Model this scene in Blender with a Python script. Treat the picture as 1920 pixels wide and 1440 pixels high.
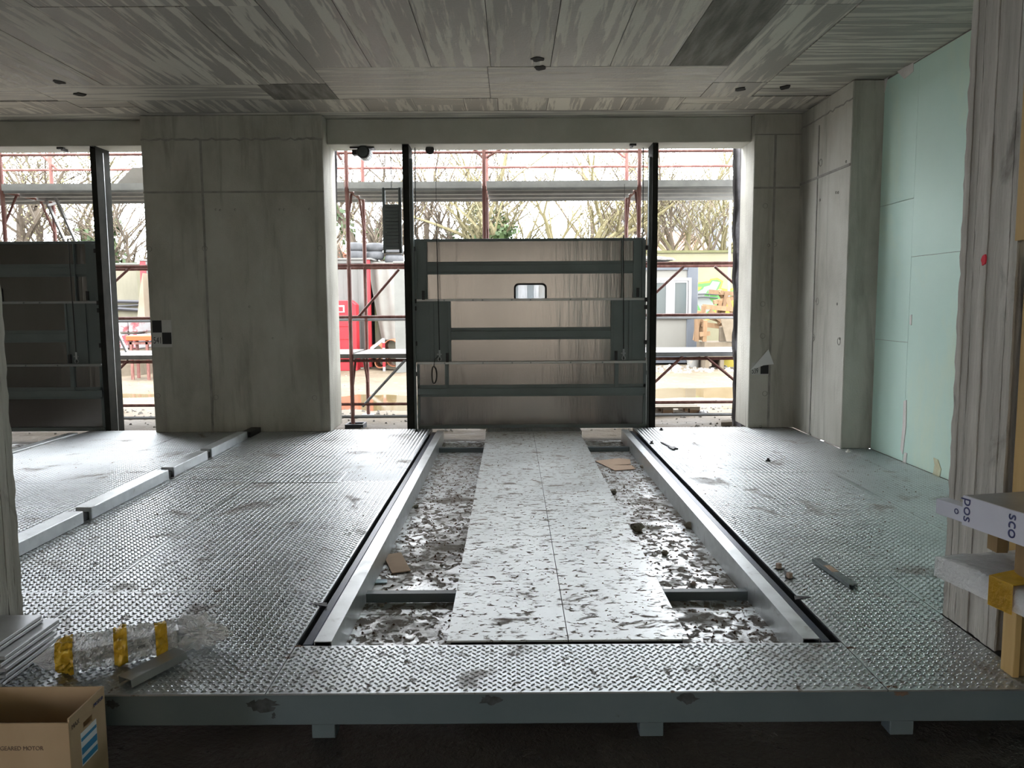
import bpy, bmesh, math, random
import numpy as np
from mathutils import Vector, Matrix, noise as mnoise

for o in list(bpy.data.objects): bpy.data.objects.remove(o)
S = bpy.context.scene
COL = S.collection
rnd = random.Random(7)

# ------------------------------------------------------------------ camera
FPX = 1500.0; CH = 1.45
PITCH = math.atan((720 - 568) / FPX); ROLL = math.radians(.35)
cF = Vector((0, math.cos(PITCH), -math.sin(PITCH))); cU0 = Vector((0, math.sin(PITCH), math.cos(PITCH))); cR0 = Vector((1, 0, 0))
cR = cR0 * math.cos(ROLL) - cU0 * math.sin(ROLL); cU = cU0 * math.cos(ROLL) + cR0 * math.sin(ROLL)
cO = Vector((0, 0, CH))
cam = bpy.data.cameras.new('camera'); cam.sensor_width = 36; cam.lens = FPX / 1920 * 36; cam.clip_end = 400; cam.clip_start = .05
co = bpy.data.objects.new('camera', cam); COL.objects.link(co)
m3 = Matrix((cR, cU, -cF)).transposed()
co.matrix_world = Matrix.Translation(cO) @ m3.to_4x4()
S.camera = co

# ------------------------------------------------------------------ overcast sky and exposure
W = bpy.data.worlds.new('overcast_sky'); S.world = W; W.use_nodes = True
nt = W.node_tree; bg = nt.nodes['Background']
tc = nt.nodes.new('ShaderNodeTexCoord'); nz = nt.nodes.new('ShaderNodeTexNoise'); nz.inputs['Scale'].default_value = 2.2; nz.inputs['Detail'].default_value = 5
rp = nt.nodes.new('ShaderNodeValToRGB')
rp.color_ramp.elements[0].position = .3; rp.color_ramp.elements[0].color = (.80, .87, .97, 1)
rp.color_ramp.elements[1].position = .65; rp.color_ramp.elements[1].color = (1, 1, 1, 1)
nt.links.new(tc.outputs['Generated'], nz.inputs['Vector']); nt.links.new(nz.outputs['Fac'], rp.inputs['Fac']); nt.links.new(rp.outputs['Color'], bg.inputs['Color'])
bg.inputs['Strength'].default_value = 14.0
S.view_settings.view_transform = 'Standard'; S.view_settings.look = 'None'
S.view_settings.gamma = 1; S.view_settings.use_curve_mapping = False
S.view_settings.exposure = 0.12

# ------------------------------------------------------------------ pixel helpers (photograph frame 1920 x 1440)
def ray(u, v): return cF + cR * ((u - 960) / FPX) - cU * ((v - 720) / FPX)
def PY(u, v, Y): d = ray(u, v); return cO + d * (Y / d.y)
def PZ(u, v, z=0.): d = ray(u, v); return cO + d * ((z - CH) / d.z)
def PX(u, v, X): d = ray(u, v); return cO + d * (X / d.x)

# ------------------------------------------------------------------ mesh helpers
OFF = {}
class MB:
    def __init__(s): s.v = []; s.f = []
    def add(s, v, f):
        b = len(s.v); s.v += [tuple(p) for p in v]; s.f += [tuple(b + i for i in q) for q in f]; return s
    def box(s, x0, x1, y0, y1, z0, z1):
        return s.add([(x0, y0, z0), (x1, y0, z0), (x1, y1, z0), (x0, y1, z0), (x0, y0, z1), (x1, y0, z1), (x1, y1, z1), (x0, y1, z1)],
                     [(0, 3, 2, 1), (4, 5, 6, 7), (0, 1, 5, 4), (1, 2, 6, 5), (2, 3, 7, 6), (3, 0, 4, 7)])
    def obox(s, c, hx, hy, hz, M=None):
        M = M or Matrix.Identity(3); c = Vector(c); n = len(s.v)
        s.box(-hx, hx, -hy, hy, -hz, hz)
        for i in range(n, len(s.v)): s.v[i] = tuple(c + M @ Vector(s.v[i]))
        return s
    def bar(s, p, q, w, h, up=(0, 0, 1)):
        p = Vector(p); q = Vector(q); d = (q - p); L = d.length; d.normalize()
        up = Vector(up)
        if abs(d.dot(up)) > .98: up = Vector((0, 1, 0))
        a = d.cross(up).normalized(); b = a.cross(d).normalized()
        return s.obox((p + q) / 2, w / 2, L / 2, h / 2, Matrix((a, d, b)).transposed())
    def tube(s, pts, r, n=8, caps=True):
        pts = [Vector(p) for p in pts]; rs = r if isinstance(r, (list, tuple)) else [r] * len(pts)
        base = len(s.v); ref = None
        for i, p in enumerate(pts):
            d = (pts[min(i + 1, len(pts) - 1)] - pts[max(i - 1, 0)]).normalized()
            if ref is None: ref = Vector((0, 0, 1)) if abs(d.z) < .9 else Vector((1, 0, 0))
            a = d.cross(ref)
            if a.length < 1e-4: a = d.cross(Vector((0, 1, .3)))
            a.normalize(); b = d.cross(a)
            ref = -b if abs(b.dot(d)) < .9 else ref
            ref = a.cross(d)
            for k in range(n):
                t = 2 * math.pi * k / n; s.v.append(tuple(p + (a * math.cos(t) + b * math.sin(t)) * rs[i]))
        for i in range(len(pts) - 1):
            for k in range(n):
                s.f.append((base + i * n + k, base + i * n + (k + 1) % n, base + (i + 1) * n + (k + 1) % n, base + (i + 1) * n + k))
        if caps:
            s.f.append(tuple(base + k for k in range(n))[::-1]); e = base + (len(pts) - 1) * n; s.f.append(tuple(e + k for k in range(n)))
        return s
    def pipe(s, p, q, R, r, n=20):
        """hollow pipe with open ends"""
        p = Vector(p); q = Vector(q); d = (q - p).normalized(); a = d.orthogonal().normalized(); b = d.cross(a); n0 = len(s.v)
        for c, rr in ((p, R), (q, R), (q, r), (p, r)):
            for k in range(n): t = 2 * math.pi * k / n; s.v.append(tuple(c + (a * math.cos(t) + b * math.sin(t)) * rr))
        for j in range(4):
            for k in range(n): s.f.append((n0 + j * n + k, n0 + j * n + (k + 1) % n, n0 + ((j + 1) % 4) * n + (k + 1) % n, n0 + ((j + 1) % 4) * n + k))
        return s
    def extrude(s, poly, d):
        """polygon (3-D points, one plane) swept by vector d"""
        d = Vector(d); n = len(poly); P = [Vector(p) for p in poly]
        s.add(P + [p + d for p in P], [tuple(range(n))[::-1], tuple(range(n, 2 * n))] + [(i, (i + 1) % n, n + (i + 1) % n, n + i) for i in range(n)])
        return s
    def lathe(s, c, prof, n=20, axis=(0, 0, 1)):
        ax = Vector(axis).normalized(); a = ax.orthogonal().normalized(); b = ax.cross(a); c = Vector(c); n0 = len(s.v)
        for r, h in prof:
            for k in range(n): t = 2 * math.pi * k / n; s.v.append(tuple(c + ax * h + (a * math.cos(t) + b * math.sin(t)) * r))
        for j in range(len(prof) - 1):
            for k in range(n): s.f.append((n0 + j * n + k, n0 + j * n + (k + 1) % n, n0 + (j + 1) * n + (k + 1) % n, n0 + (j + 1) * n + k))
        return s
    def build(s, name, mat, parent=None, bevel=0, smooth=False, **kw):
        me = bpy.data.meshes.new(name)
        off = OFF.get(parent.name, Vector()) if parent else kw.pop('origin', None)
        if off is None:
            vs = np.array(s.v); off = Vector(((vs[:, 0].min() + vs[:, 0].max()) / 2, (vs[:, 1].min() + vs[:, 1].max()) / 2, vs[:, 2].min()))
        me.from_pydata([(x - off[0], y - off[1], z - off[2]) for x, y, z in s.v], [], s.f)
        bm = bmesh.new(); bm.from_mesh(me); bmesh.ops.recalc_face_normals(bm, faces=bm.faces); bm.to_mesh(me); bm.free()
        if smooth:
            for p in me.polygons: p.use_smooth = True
        me.materials.append(MT[mat])
        o = bpy.data.objects.new(name, me); COL.objects.link(o)
        if parent: o.parent = parent
        else: o.location = off
        OFF[o.name] = Vector(off)
        if bevel:
            b = o.modifiers.new('bevel', 'BEVEL'); b.width = bevel; b.segments = 1; b.limit_method = 'ANGLE'
        tag(o, **kw); return o
def tag(o, label=None, cat=None, group=None, kind=None, origin=None):
    if label: o['label'] = label
    if cat: o['category'] = cat
    if group: o['group'] = group
    if kind: o['kind'] = kind
    return o
def thing(name, loc, label, cat, group=None, kind=None):
    o = bpy.data.objects.new(name, None); COL.objects.link(o); o.location = loc; o.empty_display_size = .1
    OFF[o.name] = Vector(loc); return tag(o, label, cat, group, kind)
def copy_tree(o, parent=None):
    c = o.copy(); COL.objects.link(c)
    if parent: c.parent = parent
    OFF[c.name] = OFF[o.name].copy()
    for ch in list(o.children): copy_tree(ch, c)
    return c
def rot(ax, ay, az): return (Matrix.Rotation(az, 3, 'Z') @ Matrix.Rotation(ay, 3, 'Y') @ Matrix.Rotation(ax, 3, 'X'))
def text(name, s, size, M, mat, parent, label=None, sx=1.0):
    """flat lettering; M is a world matrix, text runs along its x axis"""
    cu = bpy.data.curves.new(name, 'FONT'); cu.body = s; cu.size = size; cu.extrude = .0006; cu.align_x = 'LEFT'
    t = bpy.data.objects.new('tmp', cu); COL.objects.link(t)
    bpy.context.view_layer.update()
    me = bpy.data.meshes.new_from_object(t.evaluated_get(bpy.context.evaluated_depsgraph_get()))
    bpy.data.objects.remove(t)
    off = OFF[parent.name]
    for v in me.vertices: v.co = (M @ Vector((v.co.x * sx, v.co.y, v.co.z))) - off
    me.name = name; me.materials.clear(); me.materials.append(MT[mat])
    o = bpy.data.objects.new(name, me); COL.objects.link(o); o.parent = parent; OFF[o.name] = off
    if label: o['label'] = label
    return o
def frameM(origin, xax, yax):
    x = Vector(xax).normalized(); y = Vector(yax).normalized(); z = x.cross(y)
    M = Matrix((x, y, z)).transposed().to_4x4(); M.translation = Vector(origin); return M

# ------------------------------------------------------------------ materials
MT = {}
def mat(name, cols, scale=3., stretch=(1, 1, 1), rough=.8, metal=0., bump=0., bscale=40., detail=8, lohi=(.35, .65), rvar=0., dirt=None, dirt2=None,
        rand=0., shift=0., alpha=1., trans=0., ior=1.45, spec=.5, distort=0., bstretch=(1, 1, 1), aniso=0.):
    m = bpy.data.materials.new(name); m.use_nodes = True; MT[name] = m
    n = m.node_tree.nodes; L = m.node_tree.links; b = n['Principled BSDF']
    geo = n.new('ShaderNodeNewGeometry'); pos = geo.outputs['Position']
    oi = n.new('ShaderNodeObjectInfo')
    if shift:
        mu = n.new('ShaderNodeMath'); mu.operation = 'MULTIPLY'; mu.inputs[1].default_value = shift; L.new(oi.outputs['Random'], mu.inputs[0])
        ad = n.new('ShaderNodeVectorMath'); ad.operation = 'ADD'; L.new(pos, ad.inputs[0]); L.new(mu.outputs[0], ad.inputs[1]); pos = ad.outputs[0]
    def noi(sc, st, det=8, dis=0.):
        vm = n.new('ShaderNodeVectorMath'); vm.operation = 'MULTIPLY'; vm.inputs[1].default_value = st; L.new(pos, vm.inputs[0])
        t = n.new('ShaderNodeTexNoise'); t.inputs['Scale'].default_value = sc; t.inputs['Detail'].default_value = det; t.inputs['Distortion'].default_value = dis
        t.inputs['Roughness'].default_value = .6
        L.new(vm.outputs[0], t.inputs['Vector']); return t.outputs['Fac']
    def ramp(fac, cs, lo, hi):
        r = n.new('ShaderNodeValToRGB'); e = r.color_ramp.elements
        while len(e) < len(cs): e.new(.5)
        for i, c in enumerate(cs):
            e[i].position = lo + (hi - lo) * i / max(1, len(cs) - 1); e[i].color = (*c, 1) if len(c) == 3 else c
        L.new(fac, r.inputs['Fac']); return r.outputs['Color']
    f = noi(scale, stretch, detail, distort)
    col = ramp(f, cols, *lohi) if len(cols) > 1 else None
    rsock = None
    if rvar:
        mr = n.new('ShaderNodeMapRange'); mr.inputs['From Min'].default_value = lohi[0]; mr.inputs['From Max'].default_value = lohi[1]
        mr.inputs['To Min'].default_value = rough - rvar; mr.inputs['To Max'].default_value = rough + rvar; L.new(f, mr.inputs['Value']); rsock = mr.outputs['Result']
    msock = None
    for d in (dirt, dirt2):
        if not d: continue
        dc, dsc, lo, hi, dst, dro = d
        fac = ramp(noi(dsc, dst, 10, .6), [(0, 0, 0), (1, 1, 1)], lo, hi)
        mx = n.new('ShaderNodeMix'); mx.data_type = 'RGBA'; L.new(fac, mx.inputs['Factor'])
        if col: L.new(col, mx.inputs['A'])
        else: mx.inputs['A'].default_value = (*cols[0], 1)
        mx.inputs['B'].default_value = (*dc, 1); col = mx.outputs['Result']
        m2 = n.new('ShaderNodeMix'); L.new(fac, m2.inputs[0])
        if rsock: L.new(rsock, m2.inputs[2])
        else: m2.inputs[2].default_value = rough
        m2.inputs[3].default_value = dro; rsock = m2.outputs[0]
        if metal:
            m4 = n.new('ShaderNodeMix'); L.new(fac, m4.inputs[0])
            if msock: L.new(msock, m4.inputs[2])
            else: m4.inputs[2].default_value = metal
            m4.inputs[3].default_value = 0.; msock = m4.outputs[0]
    if rand:
        mr = n.new('ShaderNodeMapRange'); mr.inputs['To Min'].default_value = 1 - rand; mr.inputs['To Max'].default_value = 1 + rand; L.new(oi.outputs['Random'], mr.inputs['Value'])
        vm = n.new('ShaderNodeVectorMath'); vm.operation = 'SCALE'
        if col: L.new(col, vm.inputs[0])
        else: vm.inputs[0].default_value = cols[0]
        L.new(mr.outputs['Result'], vm.inputs['Scale']); col = vm.outputs[0]
    if col: L.new(col, b.inputs['Base Color'])
    else: b.inputs['Base Color'].default_value = (*cols[0], 1)
    if rsock: L.new(rsock, b.inputs['Roughness'])
    else: b.inputs['Roughness'].default_value = rough
    if msock: L.new(msock, b.inputs['Metallic'])
    else: b.inputs['Metallic'].default_value = metal
    b.inputs['IOR'].default_value = ior; b.inputs['Specular IOR Level'].default_value = spec
    b.inputs['Transmission Weight'].default_value = trans; b.inputs['Alpha'].default_value = alpha
    b.inputs['Anisotropic'].default_value = aniso
    if bump:
        bp = n.new('ShaderNodeBump'); bp.inputs['Strength'].default_value = bump; bp.inputs['Distance'].default_value = .02
        L.new(noi(bscale, bstretch, 6), bp.inputs['Height']); L.new(bp.outputs['Normal'], b.inputs['Normal'])
    return m

mat('concrete', [(.36, .35, .30), (.46, .45, .395), (.53, .525, .47)], 1.7, (1, 1, .5), .85, bump=.3, bscale=60, dirt=((.28, .265, .225), 2.6, .52, .74, (2.2, 2.2, .22), .9), dirt2=((.17, .165, .14), 55., .70, .74, (1, 1, 1), .95))
mat('concrete_board', [(.36, .34, .30), (.46, .44, .395), (.58, .56, .51)], 5, (2.2, 2.2, .16), .9, bump=.6, bscale=24, bstretch=(1, 1, .14), dirt=((.22, .205, .18), 4.5, .60, .74, (1, 1, .5), .9))
mat('concrete_beam', [(.44, .435, .38), (.52, .51, .46)], 2, (1, 1, 1), .85, bump=.15, bscale=70)
mat('ceil_y', [(.34, .32, .285), (.37, .35, .31), (.60, .575, .50), (.63, .605, .53)], 1.0, (13, .8, 1), .55, rvar=.10, bump=.2, bscale=40, lohi=(.46, .58), rand=.12, shift=40., distort=.2, detail=9)
mat('ceil_x', [(.36, .34, .30), (.40, .38, .335), (.60, .575, .50), (.63, .605, .53)], 1.0, (.8, 13, 1), .55, rvar=.10, bump=.2, bscale=40, lohi=(.46, .58), rand=.10, shift=40., distort=.2, detail=9)
mat('ceil_dark', [(.13, .125, .105), (.20, .19, .165), (.30, .285, .25)], 2.2, (6, .7, 1), .8, bump=.5, bscale=30, shift=11.)
mat('ceil_gap', [(.07, .065, .06)], rough=.95)
mat('hole', [(.03, .03, .028)], rough=.95)
mat('seam', [(.24, .235, .21), (.34, .33, .30)], 9, (1, 1, 1), .9)
mat('green_board', [(.60, .82, .73), (.64, .85, .76)], 1.2, (1, 1, 1), .6, bump=.05, bscale=90, dirt=((.74, .86, .68), 1.1, .50, .75, (1, 1, .6), .6))
mat('stain', [(.66, .70, .50), (.60, .56, .36)], 14, rough=.7)
mat('plaster', [(.72, .70, .67), (.80, .78, .75)], 8, rough=.8, bump=.2)
mat('tread', [(.50, .53, .55), (.62, .65, .67)], 1.4, (1, 1, 1), .385, metal=.9, rvar=.05, dirt=((.25, .21, .185), 2.3, .57, .74, (1.3, 1, 1), .65), dirt2=((.20, .15, .12), 19., .60, .68, (1, .7, 1), .8), bump=.05, bscale=160)
mat('tread_mark', [(.60, .63, .65), (.72, .75, .77)], 1.4, (1, 1, 1), .30, metal=.9, dirt=((.25, .21, .185), 2.3, .57, .74, (1.3, 1, 1), .65))
mat('galv', [(.56, .59, .60), (.70, .73, .74)], 9, (1, 1, 1), .42, metal=.8, rvar=.08, dirt=((.40, .40, .39), 12., .6, .75, (1, 1, 1), .7))
mat('galv_dirty', [(.58, .61, .61), (.68, .71, .71)], 2., (1, 1, 1), .40, metal=.65, rvar=.05, dirt=((.22, .185, .16), 30., .565, .62, (.8, 1.3, 1), .8), dirt2=((.25, .215, .19), 10, .575, .66, (.7, 1.2, 1), .8))
mat('pit_sheet', [(.60, .63, .64), (.72, .74, .75)], 2.6, (1, 1, 1), .33, metal=.6, dirt=((.20, .175, .15), 20., .48, .56, (1.1, .8, 1), .75), dirt2=((.22, .195, .165), 2.6, .50, .66, (1, 1, 1), .85), bump=.15, bscale=50)
mat('paint_grey', [(.125, .162, .18), (.15, .187, .205)], 3, rough=.45, spec=.4, dirt=((.03, .026, .024), 1.9, .68, .75, (1, 1, 1.6), .8))
mat('scorch', [(.045, .05, .052), (.09, .10, .105)], 30, rough=.8)
mat('gate_paint', [(.15, .18, .182), (.175, .205, .207)], 3, rough=.5, metal=.2)
mat('post_steel', [(.022, .023, .021), (.034, .034, .030)], 6, rough=.8, spec=.06)
mat('gate_sheet', [(.235, .232, .228), (.275, .27, .265)], 1.0, (1.5, 1.5, .3), .20, metal=1., bump=.35, bscale=1.4, bstretch=(2.4, 1, .18))
mat('steel_lip', [(.40, .42, .43)], rough=.4, metal=.8)
mat('black_steel', [(.018, .019, .02), (.03, .03, .032)], 9, rough=.5)
mat('blue_rail', [(.03, .05, .095), (.05, .06, .08)], 7, rough=.35, metal=.4)
mat('rubber', [(.015, .015, .016)], rough=.6)
mat('asphalt', [(.045, .037, .034), (.10, .085, .076)], 4, rough=.38, rvar=.12, bump=1.0, bscale=45)
mat('cardboard', [(.46, .33, .20), (.52, .38, .24)], 4, (1, 1, .4), .85)
mat('cardboard_pale', [(.55, .40, .29), (.62, .46, .34)], 6, rough=.9)
mat('print_ink', [(.17, .12, .09)], rough=.8)
mat('print_black', [(.03, .03, .03)], rough=.7)
mat('label_white', [(.75, .77, .78)], rough=.5)
mat('label_blue', [(.05, .26, .50)], rough=.5)
mat('paper_white', [(.50, .50, .48), (.56, .56, .54)], 8, rough=.7)
mat('paper_black', [(.022, .023, .025)], rough=.6)
mat('film', [(.88, .89, .90), (.96, .96, .97)], 9, rough=.09, ior=1.45, bump=.8, bscale=34, alpha=.56, spec=1.0)
mat('film_wrap', [(.74, .76, .77), (.86, .88, .89)], 6, rough=.18, bump=1.0, bscale=16, alpha=.7, spec=.7)
mat('tape', [(.70, .42, .03), (.80, .52, .06)], 8, rough=.25, bump=.4, bscale=30)
mat('protect_white', [(.60, .61, .70), (.66, .67, .76)], 3, rough=.3)
mat('panel_steel', [(.42, .43, .44), (.50, .51, .52)], 5, rough=.35, metal=.6)
mat('navy', [(.05, .06, .17)], rough=.5)
mat('formwork', [(.50, .33, .12), (.58, .40, .17)], 4, (4, 4, .4), .7)
mat('formwork_dark', [(.23, .15, .07), (.30, .20, .09)], 4, (4, 4, .4), .8)
mat('red_mark', [(.75, .03, .06)], rough=.7)
mat('rust_debris', [(.16, .10, .075), (.25, .17, .12)], 30, rough=.9)
mat('stone', [(.22, .20, .16), (.36, .33, .27)], 14, rough=.95, bump=.4, rand=.2)
mat('clay', [(.40, .31, .25), (.48, .38, .31)], 20, rough=.9)
mat('foil_blue', [(.45, .62, .72)], rough=.4)
# outdoors
mat('mud', [(.050, .037, .022), (.078, .060, .038), (.108, .086, .058)], .9, (1, 1, 1), .75, rvar=.12, bump=1.0, bscale=9, lohi=(.3, .7), dirt=((.125, .105, .08), 7., .58, .66, (1, 1, 1), .85), spec=.3)
mat('water', [(0.098, 0.071, 0.034), (0.112, 0.086, 0.045)], 1, rough=.05, spec=.5)
mat('rubble', [(0.096, 0.087, 0.072), (0.180, 0.168, 0.150)], 8, rough=.9, rand=.1)
mat('scaffold_red', [(0.104, 0.034, 0.027), (0.160, 0.068, 0.053), (0.216, 0.152, 0.128)], 14, (1, 1, .3), .6, lohi=(.42, .74))
mat('scaffold_galv', [(0.203, 0.210, 0.217), (0.255, 0.262, 0.270)], 5, rough=.5, metal=.4)
mat('deck', [(0.306, 0.310, 0.297), (0.378, 0.378, 0.360)], 6, (1, 3, 1), .65, metal=.2)
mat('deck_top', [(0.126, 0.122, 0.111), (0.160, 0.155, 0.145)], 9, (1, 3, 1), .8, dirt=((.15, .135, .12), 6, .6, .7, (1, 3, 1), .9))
mat('net', [(.15, .145, .16), (.21, .205, .22)], 6, rough=.8, bump=.5, bscale=14)
mat('bark', [(.065, .05, .036), (.115, .092, .066)], 8, (1, 1, .3), .95, rand=.2)
mat('bark_moss', [(.10, .088, .042), (.15, .128, .07)], 7, (1, 1, .4), .95, rand=.2)
mat('bud', [(.15, .14, .065), (.20, .19, .095)], 3, rough=.8)
mat('ivy', [(.022, .042, .012), (.055, .085, .027)], 4, rough=.6)
mat('wall_yellow', [(0.134, 0.123, 0.073), (0.156, 0.145, 0.096)], .8, rough=.9, dirt=((.18, .165, .105), 1.3, .6, .75, (1, 1, .5), .95), bump=.2, bscale=12)
mat('wall_grey', [(0.089, 0.082, 0.058), (0.135, 0.125, 0.091)], .9, (1.5, 1.5, .5), rough=.9, dirt=((.095, .095, .045), 1.1, .52, .68, (1.6, 1, .6), .95))
mat('moss', [(0.056, 0.059, 0.021), (0.091, 0.087, 0.042)], 5, rough=.95)
mat('g_green', [(0.048, 0.160, 0.032)], rough=.6); mat('g_white', [(0.143, 0.155, 0.143)], rough=.6); mat('g_yellow', [(0.258, 0.174, 0.011)], rough=.6); mat('g_black', [(.04, .045, .04)], rough=.6)
mat('container', [(0.097, 0.095, 0.087), (0.110, 0.108, 0.100)], 2, (3, 1, .4), .6)
mat('signal_red', [(0.247, 0.009, 0.015), (0.285, 0.015, 0.019)], 3, rough=.45)
mat('tarp', [(0.113, 0.104, 0.087), (0.140, 0.133, 0.118)], 1.5, rough=.6, bump=.35, bscale=4)
mat('tarp_tan', [(0.140, 0.110, 0.076), (0.167, 0.135, 0.099)], 1.5, rough=.7, bump=.3, bscale=5)
mat('post_pale', [(0.102, 0.102, 0.092), (0.120, 0.120, 0.109)], 4, rough=.8)
mat('orange_pipe', [(0.195, 0.064, 0.026), (0.232, 0.083, 0.038)], 4, rough=.55)
mat('tyre', [(.035, .036, .038), (.055, .056, .058)], 6, rough=.75)
mat('cabin_wall', [(0.106, 0.102, 0.089), (0.113, 0.109, 0.095)], 3, rough=.6)
mat('cabin_frame', [(0.044, 0.050, 0.059), (0.052, 0.058, 0.067)], 4, rough=.55)
mat('upvc', [(0.194, 0.194, 0.194)], rough=.4)
mat('dark_glass', [(.06, .07, .07)], rough=.05, spec=.8)
mat('pane', [(.85, .9, .97)], rough=.02, alpha=.32, spec=.5)
mat('timber', [(0.116, 0.066, 0.030), (0.151, 0.094, 0.050)], 5, (3, 3, .8), .85, rand=.25)
mat('timber_grey', [(0.098, 0.076, 0.049), (0.132, 0.107, 0.076)], 5, (1, 4, 1), .9, rand=.2)
mat('bucket', [(0.155, 0.153, 0.141), (0.171, 0.169, 0.159)], 5, rough=.5, dirt=((.26, .22, .17), 9, .58, .7, (1, 1, 1), .8))
mat('facade_grey', [(0.120, 0.126, 0.144), (0.138, 0.144, 0.159)], .5, rough=.9)
mat('facade_pale', [(0.147, 0.147, 0.147), (0.162, 0.162, 0.162)], .5, rough=.9)
mat('roof_tile', [(0.156, 0.063, 0.036), (0.186, 0.087, 0.054)], 2, (1, 1, 4), .9)
mat('alu', [(.40, .405, .41)], rough=.35, metal=.7)
mat('cable_black', [(.03, .03, .035)], rough=.6)
mat('orange_paint', [(0.350, 0.052, 0.007)], rough=.5)
mat('pack_red', [(0.144, 0.022, 0.027), (0.189, 0.162, 0.162), (0.198, 0.194, 0.194)], 2.2, rough=.5, lohi=(.42, .52))
mat('brick_tan', [(.20, .165, .13), (.26, .22, .175)], 1.3, (1, 1, 2), .9)
mat('brick_pale', [(.42, .34, .26), (.48, .40, .31)], 1.3, (1, 1, 2), .9)
mat('yellow_board', [(0.252, 0.198, 0.018)], rough=.6)

# ================================================================== SETTING
CZ = 3.52
# floor (asphalt the platform stands on)
MB().box(-10.5, 3.9, -9, 9.3, -.30, -.19).build('floor', 'asphalt', kind='structure', label='dark wet asphalt floor in front of and below the steel platform')

# ceiling slab with the imprints of the formwork panels
ceil = MB().box(-10.5, 3.9, -9, 9.7, CZ + .012, CZ + .3).build('ceiling', 'ceil_gap', kind='structure', label='bare concrete ceiling with formwork panel imprints')
def cpan(x0, x1, y0, y1, m='ceil_y'):
    g = .006; d = rnd.uniform(0, .006)
    MB().box(x0 + g / 2, x1 - g / 2, y0 + g / 2, y1 - g / 2, CZ + d, CZ + .02).build('panel', m, ceil)
XS = [-.17 + .525 * k for k in range(-19, 6)]
for i, (a, b) in enumerate(zip(XS[:-1], XS[1:])):
    far = 7.30
    if a < -1.8: far = 7.82
    if a > 1.8: far = 7.86
    mm = 'ceil_y'
    if 1.3 < a < 1.5: mm = 'ceil_dark'
    cpan(a, b, far - 2.0, far, mm)
    cpan(a, b, far - 4.0, far - 2.0); cpan(a, b, far - 6.5, far - 4.0); cpan(a, b, -9, far - 6.5)
xr = XS[-1]
yy = 8.35
for w in (.28, .42, .30, .40, .34, .36, .5, .5, .6, .8, 1, 1, 1.2, 1.2, 1.5, 2, 3, 2):
    cpan(xr, 3.9, max(yy - w, -9), yy, 'ceil_x'); yy -= w
    if yy < -8.9: break
cpan(-1.745, -.2, 7.30, 7.82, 'ceil_x'); cpan(-.2, 1.93, 7.30, 7.86, 'ceil_x')
cpan(-1.745, -.2, 7.82, 8.40, 'ceil_x'); cpan(-.2, 1.93, 7.86, 8.40, 'ceil_x')
cpan(-10.145, -4.6, 7.82, 8.38, 'ceil_x'); cpan(-4.6, -2.4, 7.82, 8.40, 'ceil_x'); cpan(-2.4, -1.745, 7.82, 8.40, 'ceil_dark')
for a, b in zip(XS[19 + 4:], XS[19 + 5:]): cpan(a, b, 7.86, 8.40, 'ceil_y')
xx = -10.1
while xx < 3.8:
    w = rnd.choice([.35, .52, .6, .8]); x1 = min(xx + w, 3.9)
    if rnd.random() < .3 and x1 < 2.4:
        cpan(xx, x1, 8.40, 8.66, 'ceil_x'); cpan(xx, x1, 8.66, 8.93, 'ceil_y')
    else: cpan(xx, x1, 8.40, 8.93, 'ceil_y')
    xx = x1
cpan(-10.5, 3.9, 8.93, 9.7, 'ceil_x')
# spalled pockets in the ceiling
for (u, v) in [(1008, 112), (1012, 128), (1388, 168), (1472, 165), (112, 155), (150, 178)]:
    c = PZ(u, v, CZ - .004); mb = MB(); n = 11
    mb.extrude([(c.x + math.cos(2 * math.pi * k / n) * .055 * rnd.uniform(.7, 1.2), c.y + math.sin(2 * math.pi * k / n) * .07 * rnd.uniform(.6, 1.2), CZ - .004) for k in range(n)], (0, 0, .012))
    mb.build('spalled_patch', 'hole', ceil)

# enclosing walls (mostly behind the camera)
MB().box(-10.5, -10.2, -3.6, 9.7, -.2, CZ).box(-10.5, -10.2, -9, -6, -.2, CZ).box(-10.5, -10.2, -6, -3.6, 3.2, CZ).build('wall_left', 'concrete', kind='structure', label='concrete wall closing the hall far left, with an unseen opening added for fill light')  # side opening is added out of view to let fill light in
wb = MB().box(-10.5, -3.6, -9.3, -9, -.2, CZ); wb.box(3.0, 3.9, -9.3, -9, -.2, CZ); wb.box(-3.6, 3.0, -9.3, -9, 3.2, CZ)
wb.build('wall_back', 'concrete', kind='structure', label='concrete wall behind the viewer with a wide open bay added for fill light')  # rear opening added for interior fill and the gate's reflections

MB().box(-40, 40, -40, -9.3, -.4, -.2).box(-40, -10.5, -9.3, 9.0, -.4, -.2).build('ground_back', 'mud', kind='structure', label='yard ground behind the hall')
fac = thing('added_brick_building', (0, -18, -.2), 'unseen brown brick building added opposite the rear bay for gate reflections', 'building')  # added out of view so the gate sheets reflect a warm, dimmer surface
MB().box(-22, 22, -20, -17.5, -.2, 8).build('wall', 'brick_tan', fac)
for k, x in enumerate((-9, -4.6, -1.6, 1.1, 4.8, 9)): MB().box(x, x + (1.1, .8, .55, .8, 1.3, 1.2)[k], -17.6, -17.40, -.2, 8).build('reflection_band', 'brick_pale', fac)  # pale vertical bands added to give the gate streaked reflections
for k in range(9): MB().box(-20 + k * 4.6, -18.4 + k * 4.6, -17.52, -17.45, 1.2, 3.0).build('window', 'dark_glass', fac)

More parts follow.
